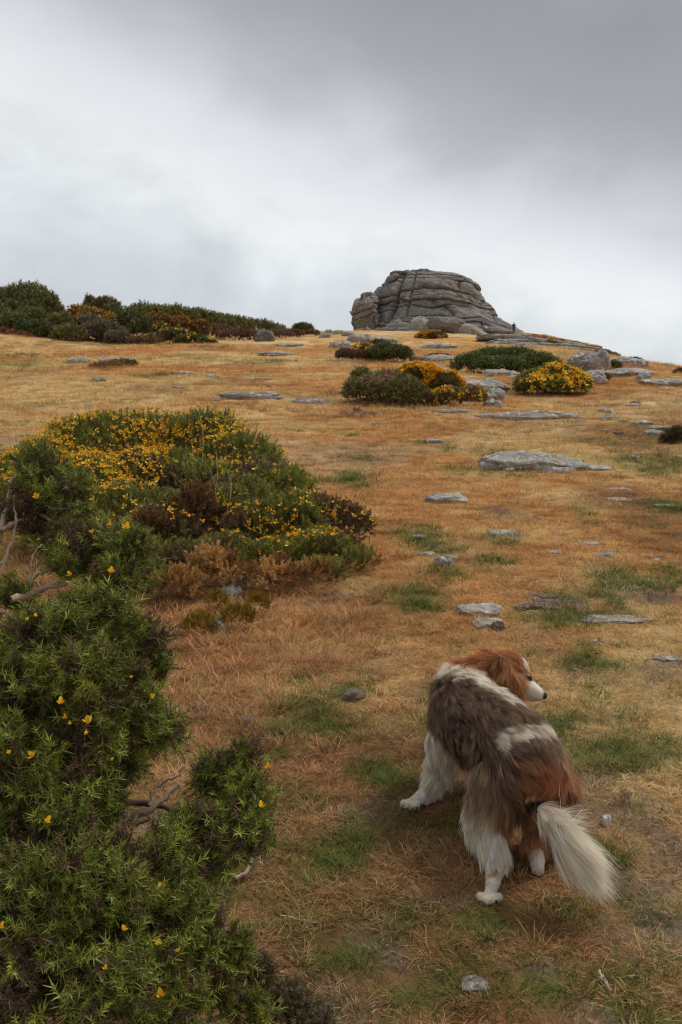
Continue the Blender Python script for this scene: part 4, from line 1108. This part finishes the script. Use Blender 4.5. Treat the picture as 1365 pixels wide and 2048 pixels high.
far('gorse_bush', 'dark rounded gorse in front of the far thicket, lower left', 'gorse', [(78, 670, 77, 36, 22), (55, 660, 78, 20, 20)], 1500, .45, (.085, .125, .04), 45, brown=.1)
far('dead_bush', 'grey leafless tangled bush in the front of the far thicket', 'shrub', [(205, 668, 78, 44, 24), (180, 655, 80, 30, 20), (235, 680, 76, 26, 14)], 1700, .5, (.16, .14, .10), 46, brown=.6, dead=(.22, .18, .14), stems=16)
far('gorse_bush', 'olive gorse between the dark rounded bush and the grey tangle', 'gorse', [(140, 672, 76, 34, 20), (125, 650, 80, 30, 20)], 1500, .45, (.2, .21, .08), 47, brown=.2)
far('gorse_bush', 'green gorse behind the grey tangle', 'gorse', [(262, 645, 84, 34, 20), (285, 655, 82, 26, 16), (240, 632, 87, 22, 10)], 1500, .5, (.11, .14, .045), 48)
far('brown_bracken', 'pinkish brown bracken at the right foot of the grey tangle', 'bracken', [(285, 688, 76, 34, 11), (310, 680, 77, 22, 9)], 700, .4, (.22, .13, .07), 49, brown=.4)
far('gorse_bush', 'low spreading dark gorse tongue reaching into the field', 'gorse', [(350, 675, 78, 34, 15), (385, 684, 76, 34, 11), (415, 690, 75, 18, 7), (325, 665, 80, 22, 14)], 2200, .45, (.11, .14, .045), 50, flowers=120, fsize=.2)
far('gorse_bush', 'golden brown gorse strip on the hill below the skyline', 'gorse', [(320, 638, 92, 34, 9), (360, 645, 92, 30, 9), (400, 650, 92, 20, 7)], 1300, .5, (.20, .13, .04), 51, brown=.3, flowers=240, fsize=.2, yellow=(.5, .24, .02))
far('heather_bank', 'rusty heather bank under the skyline gorse', 'heather', [(430, 660, 95, 46, 9), (470, 668, 92, 40, 7), (500, 672, 92, 40, 7), (390, 652, 97, 30, 8), (560, 668, 100, 30, 6)], 1900, .45, (.20, .10, .06), 52, brown=.3, colours=(.2, (.17, .10, .09)))
far('gorse_hedge', 'long green gorse belt along the skyline, left stretch', 'gorse', [(290, 620, 108, 44, 11), (330, 622, 108, 40, 10), (365, 626, 108, 34, 10)], 2000, .55, (.19, .22, .065), 53, brown=.12)
far('gorse_hedge', 'long green gorse belt along the skyline, middle stretch', 'gorse', [(400, 632, 110, 34, 11), (440, 638, 110, 36, 10), (355, 618, 112, 12, 7)], 1700, .55, (.18, .21, .065), 54, brown=.12)
far('gorse_hedge', 'long green gorse belt along the skyline, right stretch', 'gorse', [(480, 644, 112, 34, 10), (520, 650, 114, 36, 9), (550, 657, 116, 26, 7)], 1500, .5, (.18, .2, .065), 55, brown=.12)
far('gorse_bush', 'small olive domed bush alone on the skyline at the end of the belt', 'gorse', [(605, 656, 120, 20, 8)], 600, .5, (.13, .13, .045), 56)
far('heather_bank', 'brown heather at the end of the skyline belt', 'heather', [(585, 666, 110, 24, 5), (625, 665, 115, 16, 4)], 500, .4, (.2, .10, .06), 57)
far('red_bracken', 'dark red bracken low on the left under the far thicket', 'bracken', [(30, 690, 74, 34, 6), (5, 688, 74, 20, 6)], 500, .35, (.25, .08, .04), 58)

# --- loose sticks, stalks and twigs on the ground
def stick(pts, r, label, col=(.42, .35, .28), group=None, name='dry_stick', up=.01):
    q = np.array([P1(*p[:2]) + np.array([0, 0, (p[2] if len(p) > 2 else up)]) for p in pts])
    q = smooth_path(q, max(8, 5 * len(pts))); q += np.random.default_rng(int(pts[0][0])).normal(0, r * .5, q.shape)
    base = q[0].copy()
    v, t_, c = tube(q - base, np.linspace(r, r * .45, len(q)), col, 6)
    o = link(name, mesh_from(name, v, t_, c, True), m_bark); o.location = base
    return tag(o, label, 'stick', group)
stick([(1198, 1952), (1208, 1972), (1222, 1990)], .004, 'pale dry stick on the ground near the bottom right')
stick([(1207, 1960), (1220, 1984)], .0025, 'thin pale twig crossing the stick near the bottom right')
stick([(455, 1760, .02), (490, 1762, .02), (510, 1750, .05), (524, 1746, .03)], .007, 'pale gnarled stick lying right of the foreground gorse', (.5, .42, .34))
stick([(540, 1160, .03), (590, 1168, .02), (640, 1166, .01)], .004, 'long pale stalk on the bank under the low gorse fringe')
stick([(672, 1095, .01), (683, 1075, .08), (686, 1068, .1)], .006, 'bleached twig sticking out of the low gorse fringe', (.6, .5, .42))
stick([(560, 1838), (600, 1846), (632, 1852)], .002, 'thin straw stalk left of the bottom green patches', (.5, .4, .25))
for i, (x, y, dx, dy) in enumerate(((405, 905, -8, -90), (432, 1015, -12, -80), (425, 1000, 8, -95), (452, 1010, 10, -60), (455, 1010, 2, -70))):
    a_, b_ = atY(x, y + 20, 6.9), atY(x + dx, y + dy, 6.9)
    q = smooth_path([a_, (a_ + b_) / 2 + [.02, 0, .01], b_], 8)
    v, t_, c = tube(q - q[0], np.linspace(.0018, .0011, 8), (.55, .45, .26), 4)
    o = link('grass_stalk', mesh_from('grass_stalk', v, t_, c, True), m_bark); o.location = q[0]
    tag(o, 'tall dry grass stalk rising out of the big gorse mound', 'grass stalk', 'tall stalks in the big gorse mound')
# ------------------------------------------------------------------ walkers at the tor
def tiny_person(px, py, Y, label, shirt, legs, pose='stand', z=None):
    p = atY(px, py, Y)
    root = empty('person', tuple(p), label, 'person', None)
    def chain(pts, rad, name, col):
        pr = [tube(smooth_path(c_, 9), np.interp(np.linspace(0, 1, 9), np.linspace(0, 1, len(r_)), r_), col, 8) for c_, r_ in zip(pts, rad)]
        V, T, C = merge(pr)
        return link(name, mesh_from(name, V, T, C, True), m_cloth, root)
    s = 1.0
    if pose == 'stand': hip, sh, hd, kn, ft = .9, 1.42, 1.65, .48, 0
    else: hip, sh, hd, kn, ft = .35, .88, 1.1, .5, 0
    fy = -.42 if pose == 'sit' else 0
    chain([[[-.1, 0, hip], [-.12, fy, kn], [-.13, fy, .04], [-.13, fy - .18, .03]], [[.1, 0, hip], [.12, fy, kn], [.16, fy, .04], [.16, fy - .18, .03]]], [[.1, .08, .05, .05]] * 2, 'trousers', legs)
    chain([[[0, 0, hip - .05], [0, 0, (hip + sh) / 2], [0, 0, sh], [0, 0, sh + .06]], [[-.17, 0, sh], [-.28, -.05, sh - .3], [-.2, -.25, sh - .45]], [[.17, 0, sh], [.3, -.02, sh - .3], [.33, -.1, sh - .55]]], [[.15, .16, .19, .08], [.07, .05, .035], [.07, .05, .035]], 'shirt', shirt)
    chain([[[0, 0, sh + .04], [0, -.01, sh + .12], [0, -.01, hd], [0, -.01, hd + .12]]], [[.05, .07, .11, .04]], 'head', (.35, .22, .16))
    return root
m_cloth = tint_material('walking_clothes', .8, .2)
tiny_person(1028, 667, 158, 'person in dark clothes standing on the skyline at the right foot of the tor', (.03, .025, .03), (.03, .03, .04))
tiny_person(968, 656, 214, 'person in a blue top sitting on the rock below the tor face', (.08, .10, .35), (.3, .3, .32), 'sit')
tiny_person(973, 661, 212, 'person in a white top just below the one in blue', (.75, .75, .78), (.25, .25, .28), 'sit')
tiny_person(984, 664, 212, 'person in pale grey sitting right of the one in white', (.35, .33, .36), (.3, .3, .3), 'sit')
# ------------------------------------------------------------------ the dog
BONES = []      # name, a(px,py,Y), ra, b, rb, fur length, lift
def bone(nm, a, ra, b, rb, ln, lift, grav=.4):
    A = np.array(a, float) if len(a) == 4 else atY(*a); B = np.array(b, float) if len(b) == 4 else atY(*b)
    BONES.append((nm, A[:3], ra, B[:3], rb, ln, lift, grav))
def gpt(px, py, up):
    q = P1(px, py); return (q[0], q[1], q[2] + up, 0)
bone('torso', (930, 1402, 3.34), .100, (938, 1432, 3.24), .118, .078, .60, .35)
bone('torso', (938, 1432, 3.24), .118, (981, 1464, 3.10), .114, .082, .60, .45)
bone('torso', (981, 1464, 3.10), .116, (1024, 1496, 2.97), .106, .082, .60, .45)
bone('torso', (1024, 1496, 2.97), .107, (1053, 1538, 2.87), .104, .080, .60, .55)
bone('chest', (925, 1440, 3.28), .110, (960, 1440, 3.36), .10, .05, .4, .8)
bone('neck', (935, 1380, 3.40), .082, (985, 1352, 3.45), .074, .075, .8, .0)
bone('neck', (985, 1358, 3.44), .070, (1018, 1346, 3.43), .064, .055, .7, .1)
bone('skull', (1012, 1338, 3.43), .052, (1028, 1348, 3.42), .054, .036, .45, .1)
bone('skull', (1028, 1348, 3.42), .052, (1046, 1365, 3.41), .040, .014, .25, .1)
bone('muzzle', (1048, 1372, 3.40), .036, (1079, 1389, 3.385), .0225, .008, .18, .1)
bone('ear', (1002, 1325, 3.375), .022, (1012, 1362, 3.352), .028, .085, .35, .7)
bone('ear', (1012, 1362, 3.352), .026, (1020, 1388, 3.350), .020, .065, .40, .9)
bone('fleg', (893, 1475, 3.24), .060, (885, 1528, 3.27), .044, .060, .50, .8)
bone('fleg', (885, 1528, 3.27), .042, (870, 1568, 3.265), .030, .055, .60, .8)
bone('fleg', (870, 1568, 3.265), .030, (853, 1592, 3.255), .022, .050, .60, .8)
bone('paw', (853, 1594, 3.25), .024, gpt(818, 1614, .012), .015, .013, .3, .3)
bone('fleg', (985, 1475, 3.36), .060, (960, 1545, 3.38), .036, .04, .3, .8)
bone('fleg', (960, 1545, 3.38), .036, gpt(948, 1598, .03), .022, .02, .3, .8)
bone('hleg', (1005, 1560, 2.89), .082, (985, 1608, 2.86), .066, .078, .50, .8)
bone('hleg', (985, 1608, 2.86), .066, (972, 1648, 2.86), .048, .075, .50, .9)
bone('hleg', (972, 1648, 2.86), .048, (993, 1708, 2.775), .028, .070, .45, .9)
bone('shank', (993, 1708, 2.775), .027, (986, 1768, 2.73), .021, .020, .3, .6)
bone('paw', (986, 1768, 2.73), .021, gpt(978, 1802, .012), .013, .012, .3, .2)
bone('hleg', (1088, 1575, 2.91), .082, (1095, 1635, 2.93), .062, .075, .5, .8)
bone('hleg', (1095, 1635, 2.93), .060, (1072, 1690, 2.88), .030, .07, .5, .9)
bone('paw', (1072, 1690, 2.88), .024, gpt(1076, 1748, .018), .020, .012, .2, .3)
bone('tail', (1066, 1560, 2.86), .020, (1068, 1594, 2.755), .020, .050, .35, .8)
bone('tail', (1068, 1594, 2.755), .020, (1086, 1622, 2.685), .018, .050, .22, .4)
bone('plume', (1086, 1622, 2.68), .018, (1098, 1638, 2.66), .018, .085, .20, .45)
bone('plume', (1098, 1638, 2.66), .018, (1118, 1664, 2.63), .017, .165, .36, .50)
bone('plume', (1118, 1664, 2.63), .017, (1150, 1702, 2.60), .007, .140, .36, .45)

def ico(sub=2):
    import bmesh
    bm = bmesh.new(); bmesh.ops.create_icosphere(bm, subdivisions=sub, radius=1.0)
    v = np.array([q.co[:] for q in bm.verts]); f = np.array([[q.index for q in p.verts] for p in bm.faces]); bm.free()
    return v, f
IV, IF = ico(3)
pr = []
for nm, A, ra, B, rb, ln, lf, gv in BONES:
    n = max(4, int(np.linalg.norm(B - A) / (min(ra, rb) * .35)) + 2)
    for t_ in np.linspace(0, 1, n):
        s = np.array([1, 1, 1.])
        if nm == 'ear': s = np.array([1.1, .6, 1.2])
        pr.append((IV * (ra + (rb - ra) * t_) * s + A + (B - A) * t_, IF, IV * 0))
# toes
for (px, py) in ((810, 1613), (816, 1617), (826, 1619), (835, 1617)):
    q = P1(px, py); pr.append((IV * [.013, .017, .012] + q + [0, 0, .012], IF, IV * 0))
for (px, py) in ((962, 1805), (974, 1811), (987, 1812), (999, 1806)):
    q = P1(px, py); pr.append((IV * [.011, .016, .012] + q + [0, .01, .012], IF, IV * 0))
# brow, cheeks and the stop of the head
for (px, py, Y, r) in ((1044, 1345, 3.405, .026), (1040, 1382, 3.395, .030), (1062, 1392, 3.40, .022), (1032, 1368, 3.375, .034)):
    pr.append((IV * r + atY(px, py, Y), IF, IV * 0))
V, T, C = merge(pr)
tmp = link('tmp_body', mesh_from('tmp_body', V, T))
md = tmp.modifiers.new('r', 'REMESH'); md.mode = 'VOXEL'; md.voxel_size = .0065
md = tmp.modifiers.new('s', 'SMOOTH'); md.iterations = 4; md.factor = .5
bpy.context.view_layer.update()
ev = tmp.evaluated_get(bpy.context.evaluated_depsgraph_get())
body_me = bpy.data.meshes.new_from_object(ev)
bpy.data.objects.remove(tmp)
body_me.name = 'body'; body_me.materials.clear()
nv = len(body_me.vertices)
bv = np.zeros(nv * 3, np.float32); body_me.vertices.foreach_get('co', bv); bv = bv.reshape(-1, 3).astype(float)
body_me.calc_loop_triangles()
bt = np.zeros(len(body_me.loop_triangles) * 3, np.int32); body_me.loop_triangles.foreach_get('vertices', bt); bt = bt.reshape(-1, 3)
print('dog body', nv)

TAUPE = np.array([.205, .13, .088]); TAUPE_L = np.array([.40, .275, .18]); CHEST = np.array([.42, .18, .07]); CHEST_D = np.array([.20, .075, .03]); WHITE = np.array([.96, .86, .71]); TAN = np.array([.62, .36, .18]); BLACK = np.array([.02, .018, .02])
def seg_d(px, py, pts):
    d = np.full(px.shape, 1e9)
    for (x0, y0), (x1, y1) in zip(pts[:-1], pts[1:]):
        vx, vy = x1 - x0, y1 - y0
        t_ = np.clip(((px - x0) * vx + (py - y0) * vy) / (vx * vx + vy * vy), 0, 1)
        d = np.minimum(d, np.hypot(px - x0 - t_ * vx, py - y0 - t_ * vy))
    return d
def bone_weights(p):
    S = []
    for nm, A, ra, B, rb, ln, lf, gv in BONES:
        ab = B - A; t_ = np.clip(((p - A) @ ab) / (ab @ ab), 0, 1)
        d = np.linalg.norm(p - A - t_[:, None] * ab, axis=1) - (ra + (rb - ra) * t_)
        S.append(d)
    S = np.array(S).T
    w = np.exp(-(S - S.min(1, keepdims=True)) / .010)
    return w / w.sum(1, keepdims=True), S.argmin(1)
names = np.array([b_[0] for b_ in BONES])
TAILWARD = BONES[3][3] - BONES[0][1]; TAILWARD /= np.linalg.norm(TAILWARD)
BD = []
for nm, A, ra, B, rb, ln, lf, gv in BONES:
    d = (B - A) / np.linalg.norm(B - A)
    if nm in ('torso', 'chest'): d = TAILWARD + np.array([.22, 0, 0])
    if nm == 'neck': d = np.array([-.75, -.25, .15])
    if nm in ('skull', 'muzzle'): d = -(d) + np.array([0, 0, .1])
    BD.append(d / np.linalg.norm(d))
BD = np.array(BD)
def dog_fields(p, n):
    """flow direction, length, lift, gravity and colour for roots p with normals n"""
    w, k = bone_weights(p)
    px, py = proj(p)
    nm = names[k]
    flow = w @ BD
    ln = w @ np.array([b_[5] for b_ in BONES]); lf = w @ np.array([b_[6] for b_ in BONES]); gv = w @ np.array([b_[7] for b_ in BONES])
    torso = np.isin(nm, ['torso', 'chest'])
    wob = fbm2(px / 28, py / 28, 3, 5) * 7
    x, y = px + wob, py + fbm2(px / 28, py / 28, 3, 15) * 7
    c = np.tile(TAUPE, (len(p), 1))
    def put(mask, col, a=1.0):
        m = np.clip(mask * a, 0, 1)[:, None]
        c[:] = c * (1 - m) + col * m
    # lighter sides of the coat
    put(sstep(1085, 1125, x) * torso, TAUPE_L, .8)
    put(sstep(885, 855, x) * torso * sstep(1400, 1440, y), TAUPE_L, .45)
    hl = np.isin(nm, ['hleg'])
    left_h = hl & (px < 1045)
    right_h = (hl & (px >= 1045))
    put(left_h * 1.0, TAUPE_L * .85)
    # chestnut on the rump
    put(np.exp(-(((x - 1072) / 54) ** 2 + ((y - 1553) / 44) ** 2) ** 1.5) * 1.5 * (np.isin(nm, ['torso', 'hleg', 'tail'])), CHEST, 1)
    put(right_h * sstep(1560, 1620, y), TAN * .8 + CHEST * .2, .9)
    put(left_h * sstep(1600, 1640, y) * sstep(985, 1015, x), CHEST, .9)
    # white band over the loin
    d = seg_d(x, y, [(1000, 1484), (992, 1466), (1045, 1456), (1110, 1450), (1150, 1474)])
    put(sstep(17, 8, d) * torso, WHITE * .85)
    # white lower hind leg: below a slanting line
    line = 1592 + (x - 930) * .45 + np.maximum(0, x - 985) * .6
    put(left_h * sstep(-8, 8, y - line), WHITE)
    put((np.isin(nm, ['shank', 'fleg']) * 1.0), WHITE)
    put((nm == 'paw') * 1.0, WHITE)
    put((nm == 'shank') * np.exp(-(((px - 986) / 6) ** 2 + ((py - 1733) / 8) ** 2)), CHEST_D, 1.0)
    # flank streak and the chest side above the fore leg
    put(sstep(14, 6, seg_d(x, y, [(925, 1545), (938, 1600)])), WHITE, .8)
    put(np.isin(nm, ['torso', 'chest']) * (p[:, 2] - H(p[:, 0], p[:, 1]) < .20) * (px < 985) * 1.0, WHITE)
    # collar
    d = seg_d(x, y, [(900, 1342), (935, 1341), (972, 1354), (1002, 1374), (1014, 1386)])
    put(sstep(24, 13, d - .0) * (np.isin(nm, ['torso', 'neck', 'chest'])) * sstep(0, .02, 3.60 - p[:, 1]), WHITE)
    nk = (nm == 'neck')
    put(nk * sstep(1340, 1328, y - .25 * (x - 930)), CHEST)
    # head
    sk = nm == 'skull'
    put(sk * 1.0, CHEST)
    put((nm == 'ear') * 1.0, CHEST * .8)
    put((nm == 'ear') * sstep(.1, .4, fbm2(px / 9, py / 25, 2, 8)), TAN, .7)
    put(sstep(15, 9, seg_d(px, py, [(1046, 1300), (1060, 1316), (1066, 1340)])) * sk, WHITE)
    put(np.exp(-(((px - 1050) / 17) ** 2 + ((py - 1366) / 20) ** 2) ** 2) * (sk | (nm == 'muzzle')), TAN * .95, 1.0)
    put((nm == 'muzzle') * sstep(1054, 1064, px + .3 * (py - 1370)), WHITE)
    put((np.isin(nm, ['muzzle', 'skull'])) * sstep(1388, 1396, py) * sstep(1040, 1050, px), WHITE)
    put((nm == 'muzzle') * sstep(1085, 1089, px), np.array([.25, .22, .2]))
    # tail
    tl = nm == 'tail'
    put(tl * 1.0, CHEST * .9)
    put(np.isin(nm, ['tail', 'torso']) * np.exp(-(((px - 1068) / 32) ** 2 + ((py - 1598) / 14) ** 2) ** 2) * 1.0, BLACK)
    put(tl * sstep(1608, 1618, py + (px - 1080) * .2), WHITE)
    put((nm == 'plume') * 1.0, WHITE)
    return flow, ln, lf, gv, c, nm, px, py
# skin colour follows the coat
vn = np.zeros(nv * 3, np.float32); body_me.vertices.foreach_get('normal', vn); vn = vn.reshape(-1, 3).astype(float)
_, _, _, _, skin, nmv, _, _ = dog_fields(bv, vn)
DB = np.array([bv[:, 0].mean(), bv[:, 1].mean(), float(H(bv[:, 0].mean(), bv[:, 1].mean()))])
dog = empty('dog', tuple(DB), 'fluffy brown, chestnut and white dog standing with its back to us, head turned right', 'dog')
at = body_me.attributes.new('tint', 'FLOAT_COLOR', 'POINT')
at.data.foreach_set('color', np.concatenate([skin * .7, np.ones((nv, 1))], 1).astype(np.float32).ravel())
body_me.vertices.foreach_set('co', (bv - DB).astype(np.float32).ravel()); body_me.update()
body_me.polygons.foreach_set('use_smooth', np.ones(len(body_me.polygons), bool))
m_skin = tint_material('dog_undercoat', .9, .1)
link('body', body_me, m_skin, dog)

def make_fur(count):
    rg = np.random.default_rng(21)
    a, b_, c_ = bv[bt[:, 0]], bv[bt[:, 1]], bv[bt[:, 2]]
    ar = np.linalg.norm(np.cross(b_ - a, c_ - a), axis=1)
    cen = (a + b_ + c_) / 3
    w0, k0 = bone_weights(cen)
    boost = np.ones(len(bt)); boost[np.isin(names[k0], ['skull', 'muzzle', 'ear'])] = 3.0; boost[np.isin(names[k0], ['plume', 'tail'])] = 5; boost[np.isin(names[k0], ['paw', 'shank'])] = 2.2
    fn = np.cross(b_ - a, c_ - a); fn /= np.linalg.norm(fn, axis=1, keepdims=True) + 1e-12
    pr_ = ar * boost; pr_ /= pr_.sum()
    tri = rg.choice(len(bt), count, p=pr_)
    u, v = rg.uniform(0, 1, count), rg.uniform(0, 1, count); f = u + v > 1; u[f], v[f] = 1 - u[f], 1 - v[f]
    p = a[tri] + (b_ - a)[tri] * u[:, None] + (c_ - a)[tri] * v[:, None]
    n = vn[bt[tri, 0]] * (1 - u - v)[:, None] + vn[bt[tri, 1]] * u[:, None] + vn[bt[tri, 2]] * v[:, None]
    n /= np.linalg.norm(n, axis=1, keepdims=True)
    flow, ln, lf, gv, col, nm, px, py = dog_fields(p, n)
    eye = atY(1057, 1358, 3.39)
    near_eye = np.linalg.norm(p - eye, axis=1) < .014
    nose = atY(1089, 1391, 3.375)
    near_eye |= np.linalg.norm(p - nose, axis=1) < .013
    # locks
    nl = 7000
    li = rg.choice(count, nl, replace=False)
    kd = KDTree(nl)
    for i, q in enumerate(p[li]): kd.insert(Vector(q), i)
    kd.balance()
    own = np.array([kd.find(Vector(q))[1] for q in p])
    lr = rg.normal(0, 1, (nl, 3)); ls = rg.uniform(.75, 1.25, nl); lcol = 1 + .16 * rg.normal(0, 1, (nl, 1)); lw = rg.normal(0, 1, (nl,))
    sway = np.stack([fbm3(p[:, 0] * 9, p[:, 1] * 9, p[:, 2] * 9, 2, s) for s in (1, 2, 3)], 1)
    short = sstep(.012, .03, ln)[:, None]
    d = flow / np.linalg.norm(flow, axis=1, keepdims=True)
    d = d + short * (.26 * lr[own] * .5 + .55 * sway) + .10 * rg.normal(0, 1, d.shape)
    d = d - n * (d * n).sum(1, keepdims=True) * .9
    d /= np.linalg.norm(d, axis=1, keepdims=True)
    L = ln * ls[own] * rg.uniform(.6, 1.12, count)
    S = 7
    pts = np.zeros((count, S, 3)); pts[:, 0] = p - n * .001
    cur = d * 1.0 + n * lf[:, None]
    cur /= np.linalg.norm(cur, axis=1, keepdims=True)
    g = np.array([0, 0, -1.0])
    for s in range(1, S):
        pts[:, s] = pts[:, s - 1] + cur * (L / (S - 1))[:, None]
        cur = cur + g * (gv * .16)[:, None] - n * (lf * .13)[:, None] + d * .1
        wavy = np.sin(s * 1.15 + lw[own] * 3)[:, None] * .10 * short * lr[own]
        cur = cur + wavy + .03 * rg.normal(0, 1, cur.shape)
        cur /= np.linalg.norm(cur, axis=1, keepdims=True)
    # big locks first, then the small ones
    nb = 700
    kb = KDTree(nb); bi = rg.choice(count, nb, replace=False)
    for i, q in enumerate(p[bi]): kb.insert(Vector(q), i)
    kb.balance()
    big = np.array([kb.find(Vector(q))[1] for q in p[li]])[own]
    bl = rg.normal(0, 1, (nb, 3)); blen = 1 + .18 * rg.normal(0, 1, nb)
    for s in range(1, S):
        pts[:, s] += (bl[big] * (s / (S - 1)) ** 1.5 * (L * .09)[:, None]) * short
    fly = np.where(rg.uniform(0, 1, count) < .22, .15, rg.uniform(.7, 1.25, count))
    # draw each lock together towards its tip
    cnt = np.bincount(own, minlength=nl).astype(float)
    for s in range(1, S):
        f = ((s / (S - 1)) ** 1.3 * .42 * fly)[:, None]
        mean = np.stack([np.bincount(own, pts[:, s, q], minlength=nl) for q in range(3)], 1) / np.maximum(cnt, 1)[:, None]
        pull = mean[own] - pts[:, s]; pl = np.linalg.norm(pull, axis=1); pull *= np.minimum(1, .35 * L / (pl + 1e-9))[:, None] * (pl < .9 * L + .01)[:, None]
        pts[:, s] += pull * f * short
    # nothing below the turf
    gz = H(pts[:, :, 0].ravel(), pts[:, :, 1].ravel()).reshape(count, S) + .004
    pts[:, :, 2] = np.maximum(pts[:, :, 2], gz)
    col = col * lcol[own] * (1 + .10 * rg.normal(0, 1, (count, 1)))
    stray = (rg.uniform(0, 1, count) < .10)[:, None] & (col.max(1, keepdims=True) < .45)
    col = np.where(stray, col * 1.9, col)
    keep = ~near_eye
    pts, col = pts[keep], np.clip(col[keep], .008, .92)
    n_ = len(pts)
    hc = bpy.data.hair_curves.new('fur')
    hc.add_curves([S] * n_)
    hc.attributes['position'].data.foreach_set('vector', (pts - DB).astype(np.float32).ravel())
    ra = hc.attributes.get('radius') or hc.attributes.new('radius', 'FLOAT', 'POINT')
    prof = np.array([1, 1, .95, .85, .7, .5, .18])
    rr_ = np.where(np.isin(nm[keep], ['skull', 'muzzle', 'paw', 'shank']), .00032, .00042)[:, None] * prof[None]
    ra.data.foreach_set('value', rr_.astype(np.float32).ravel())
    ca = hc.attributes.new('tint', 'FLOAT_COLOR', 'POINT')
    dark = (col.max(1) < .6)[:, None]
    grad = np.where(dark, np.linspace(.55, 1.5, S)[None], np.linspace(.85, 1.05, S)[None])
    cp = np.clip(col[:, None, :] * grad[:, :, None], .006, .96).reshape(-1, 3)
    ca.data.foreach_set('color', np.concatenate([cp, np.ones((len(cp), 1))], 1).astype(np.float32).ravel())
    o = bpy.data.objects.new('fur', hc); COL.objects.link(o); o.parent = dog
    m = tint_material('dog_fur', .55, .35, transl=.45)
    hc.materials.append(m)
    o['kind'] = 'stuff'
make_fur(170000)
# eye, eyelid rim and nose
def ball(name, c, r, mat, squash=(1, 1, 1), rotz=0):
    me = mesh_from(name, IV * r * np.array(squash), IF, None, True)
    o = link(name, me, mat, dog); o.location = Vector(c - DB); o.rotation_euler = (0, 0, rotz)
    return o
m_eye, nt, b = material('dog_eye'); b.inputs['Base Color'].default_value = (.012, .008, .006, 1); b.inputs['Roughness'].default_value = .08
m_nose, nt, b = material('dog_nose'); b.inputs['Base Color'].default_value = (.02, .018, .018, 1); b.inputs['Roughness'].default_value = .45
bu = N(nt, 'ShaderNodeBump'); no = N(nt, 'ShaderNodeTexNoise'); no.inputs['Scale'].default_value = 400; bu.inputs['Strength'].default_value = .3; nt.links.new(no.outputs[0], bu.inputs['Height']); nt.links.new(bu.outputs[0], b.inputs['Normal'])
ball('eye', atY(1057, 1358, 3.388), .0118, m_eye)
lid_v, lid_t, _ = tube([[.013 * math.cos(t_), 0, .0095 * math.sin(t_)] for t_ in np.linspace(0, 6.283, 17)], .0022, seg=5)
lid = link('eyelid', mesh_from('eyelid', lid_v, lid_t, None, True), m_nose, dog); lid.location = Vector(atY(1057, 1358, 3.379) - DB); lid.rotation_euler = (0, .3, .3)
ball('nose', atY(1088, 1391, 3.378), .0145, m_nose, (.85, .8, .95))
tc_, tt_, _ = tube([atY(1083, 1399, 3.355), atY(1074, 1401, 3.350), atY(1062, 1402, 3.350)], .0011, seg=5)
link('mouth_line', mesh_from('mouth_line', tc_ - DB, tt_, None, True), m_nose, dog)
for px, py in ((808, 1616), (816, 1620), (827, 1622), (836, 1620)):
    q = P1(px, py)
    v, t_, _ = tube([[0, 0, 0], [-.004, -.006, -.001], [-.006, -.011, -.006]], [.0028, .0022, .0005], seg=5)
    c_ = link('claw', mesh_from('claw', v, t_, None, True), m_nose, dog); c_.location = Vector(q + [-.002, -.012, .012] - DB)
# paw pads showing at the lifted heel
for px, py, Y in ((978, 1806, None), (988, 1808, None), (845, 1616, None)):
    q = P1(px, py); ball('paw_pad', q + [0, -.006, .010], .009, m_nose, (1.1, .7, .7))
make_grass()
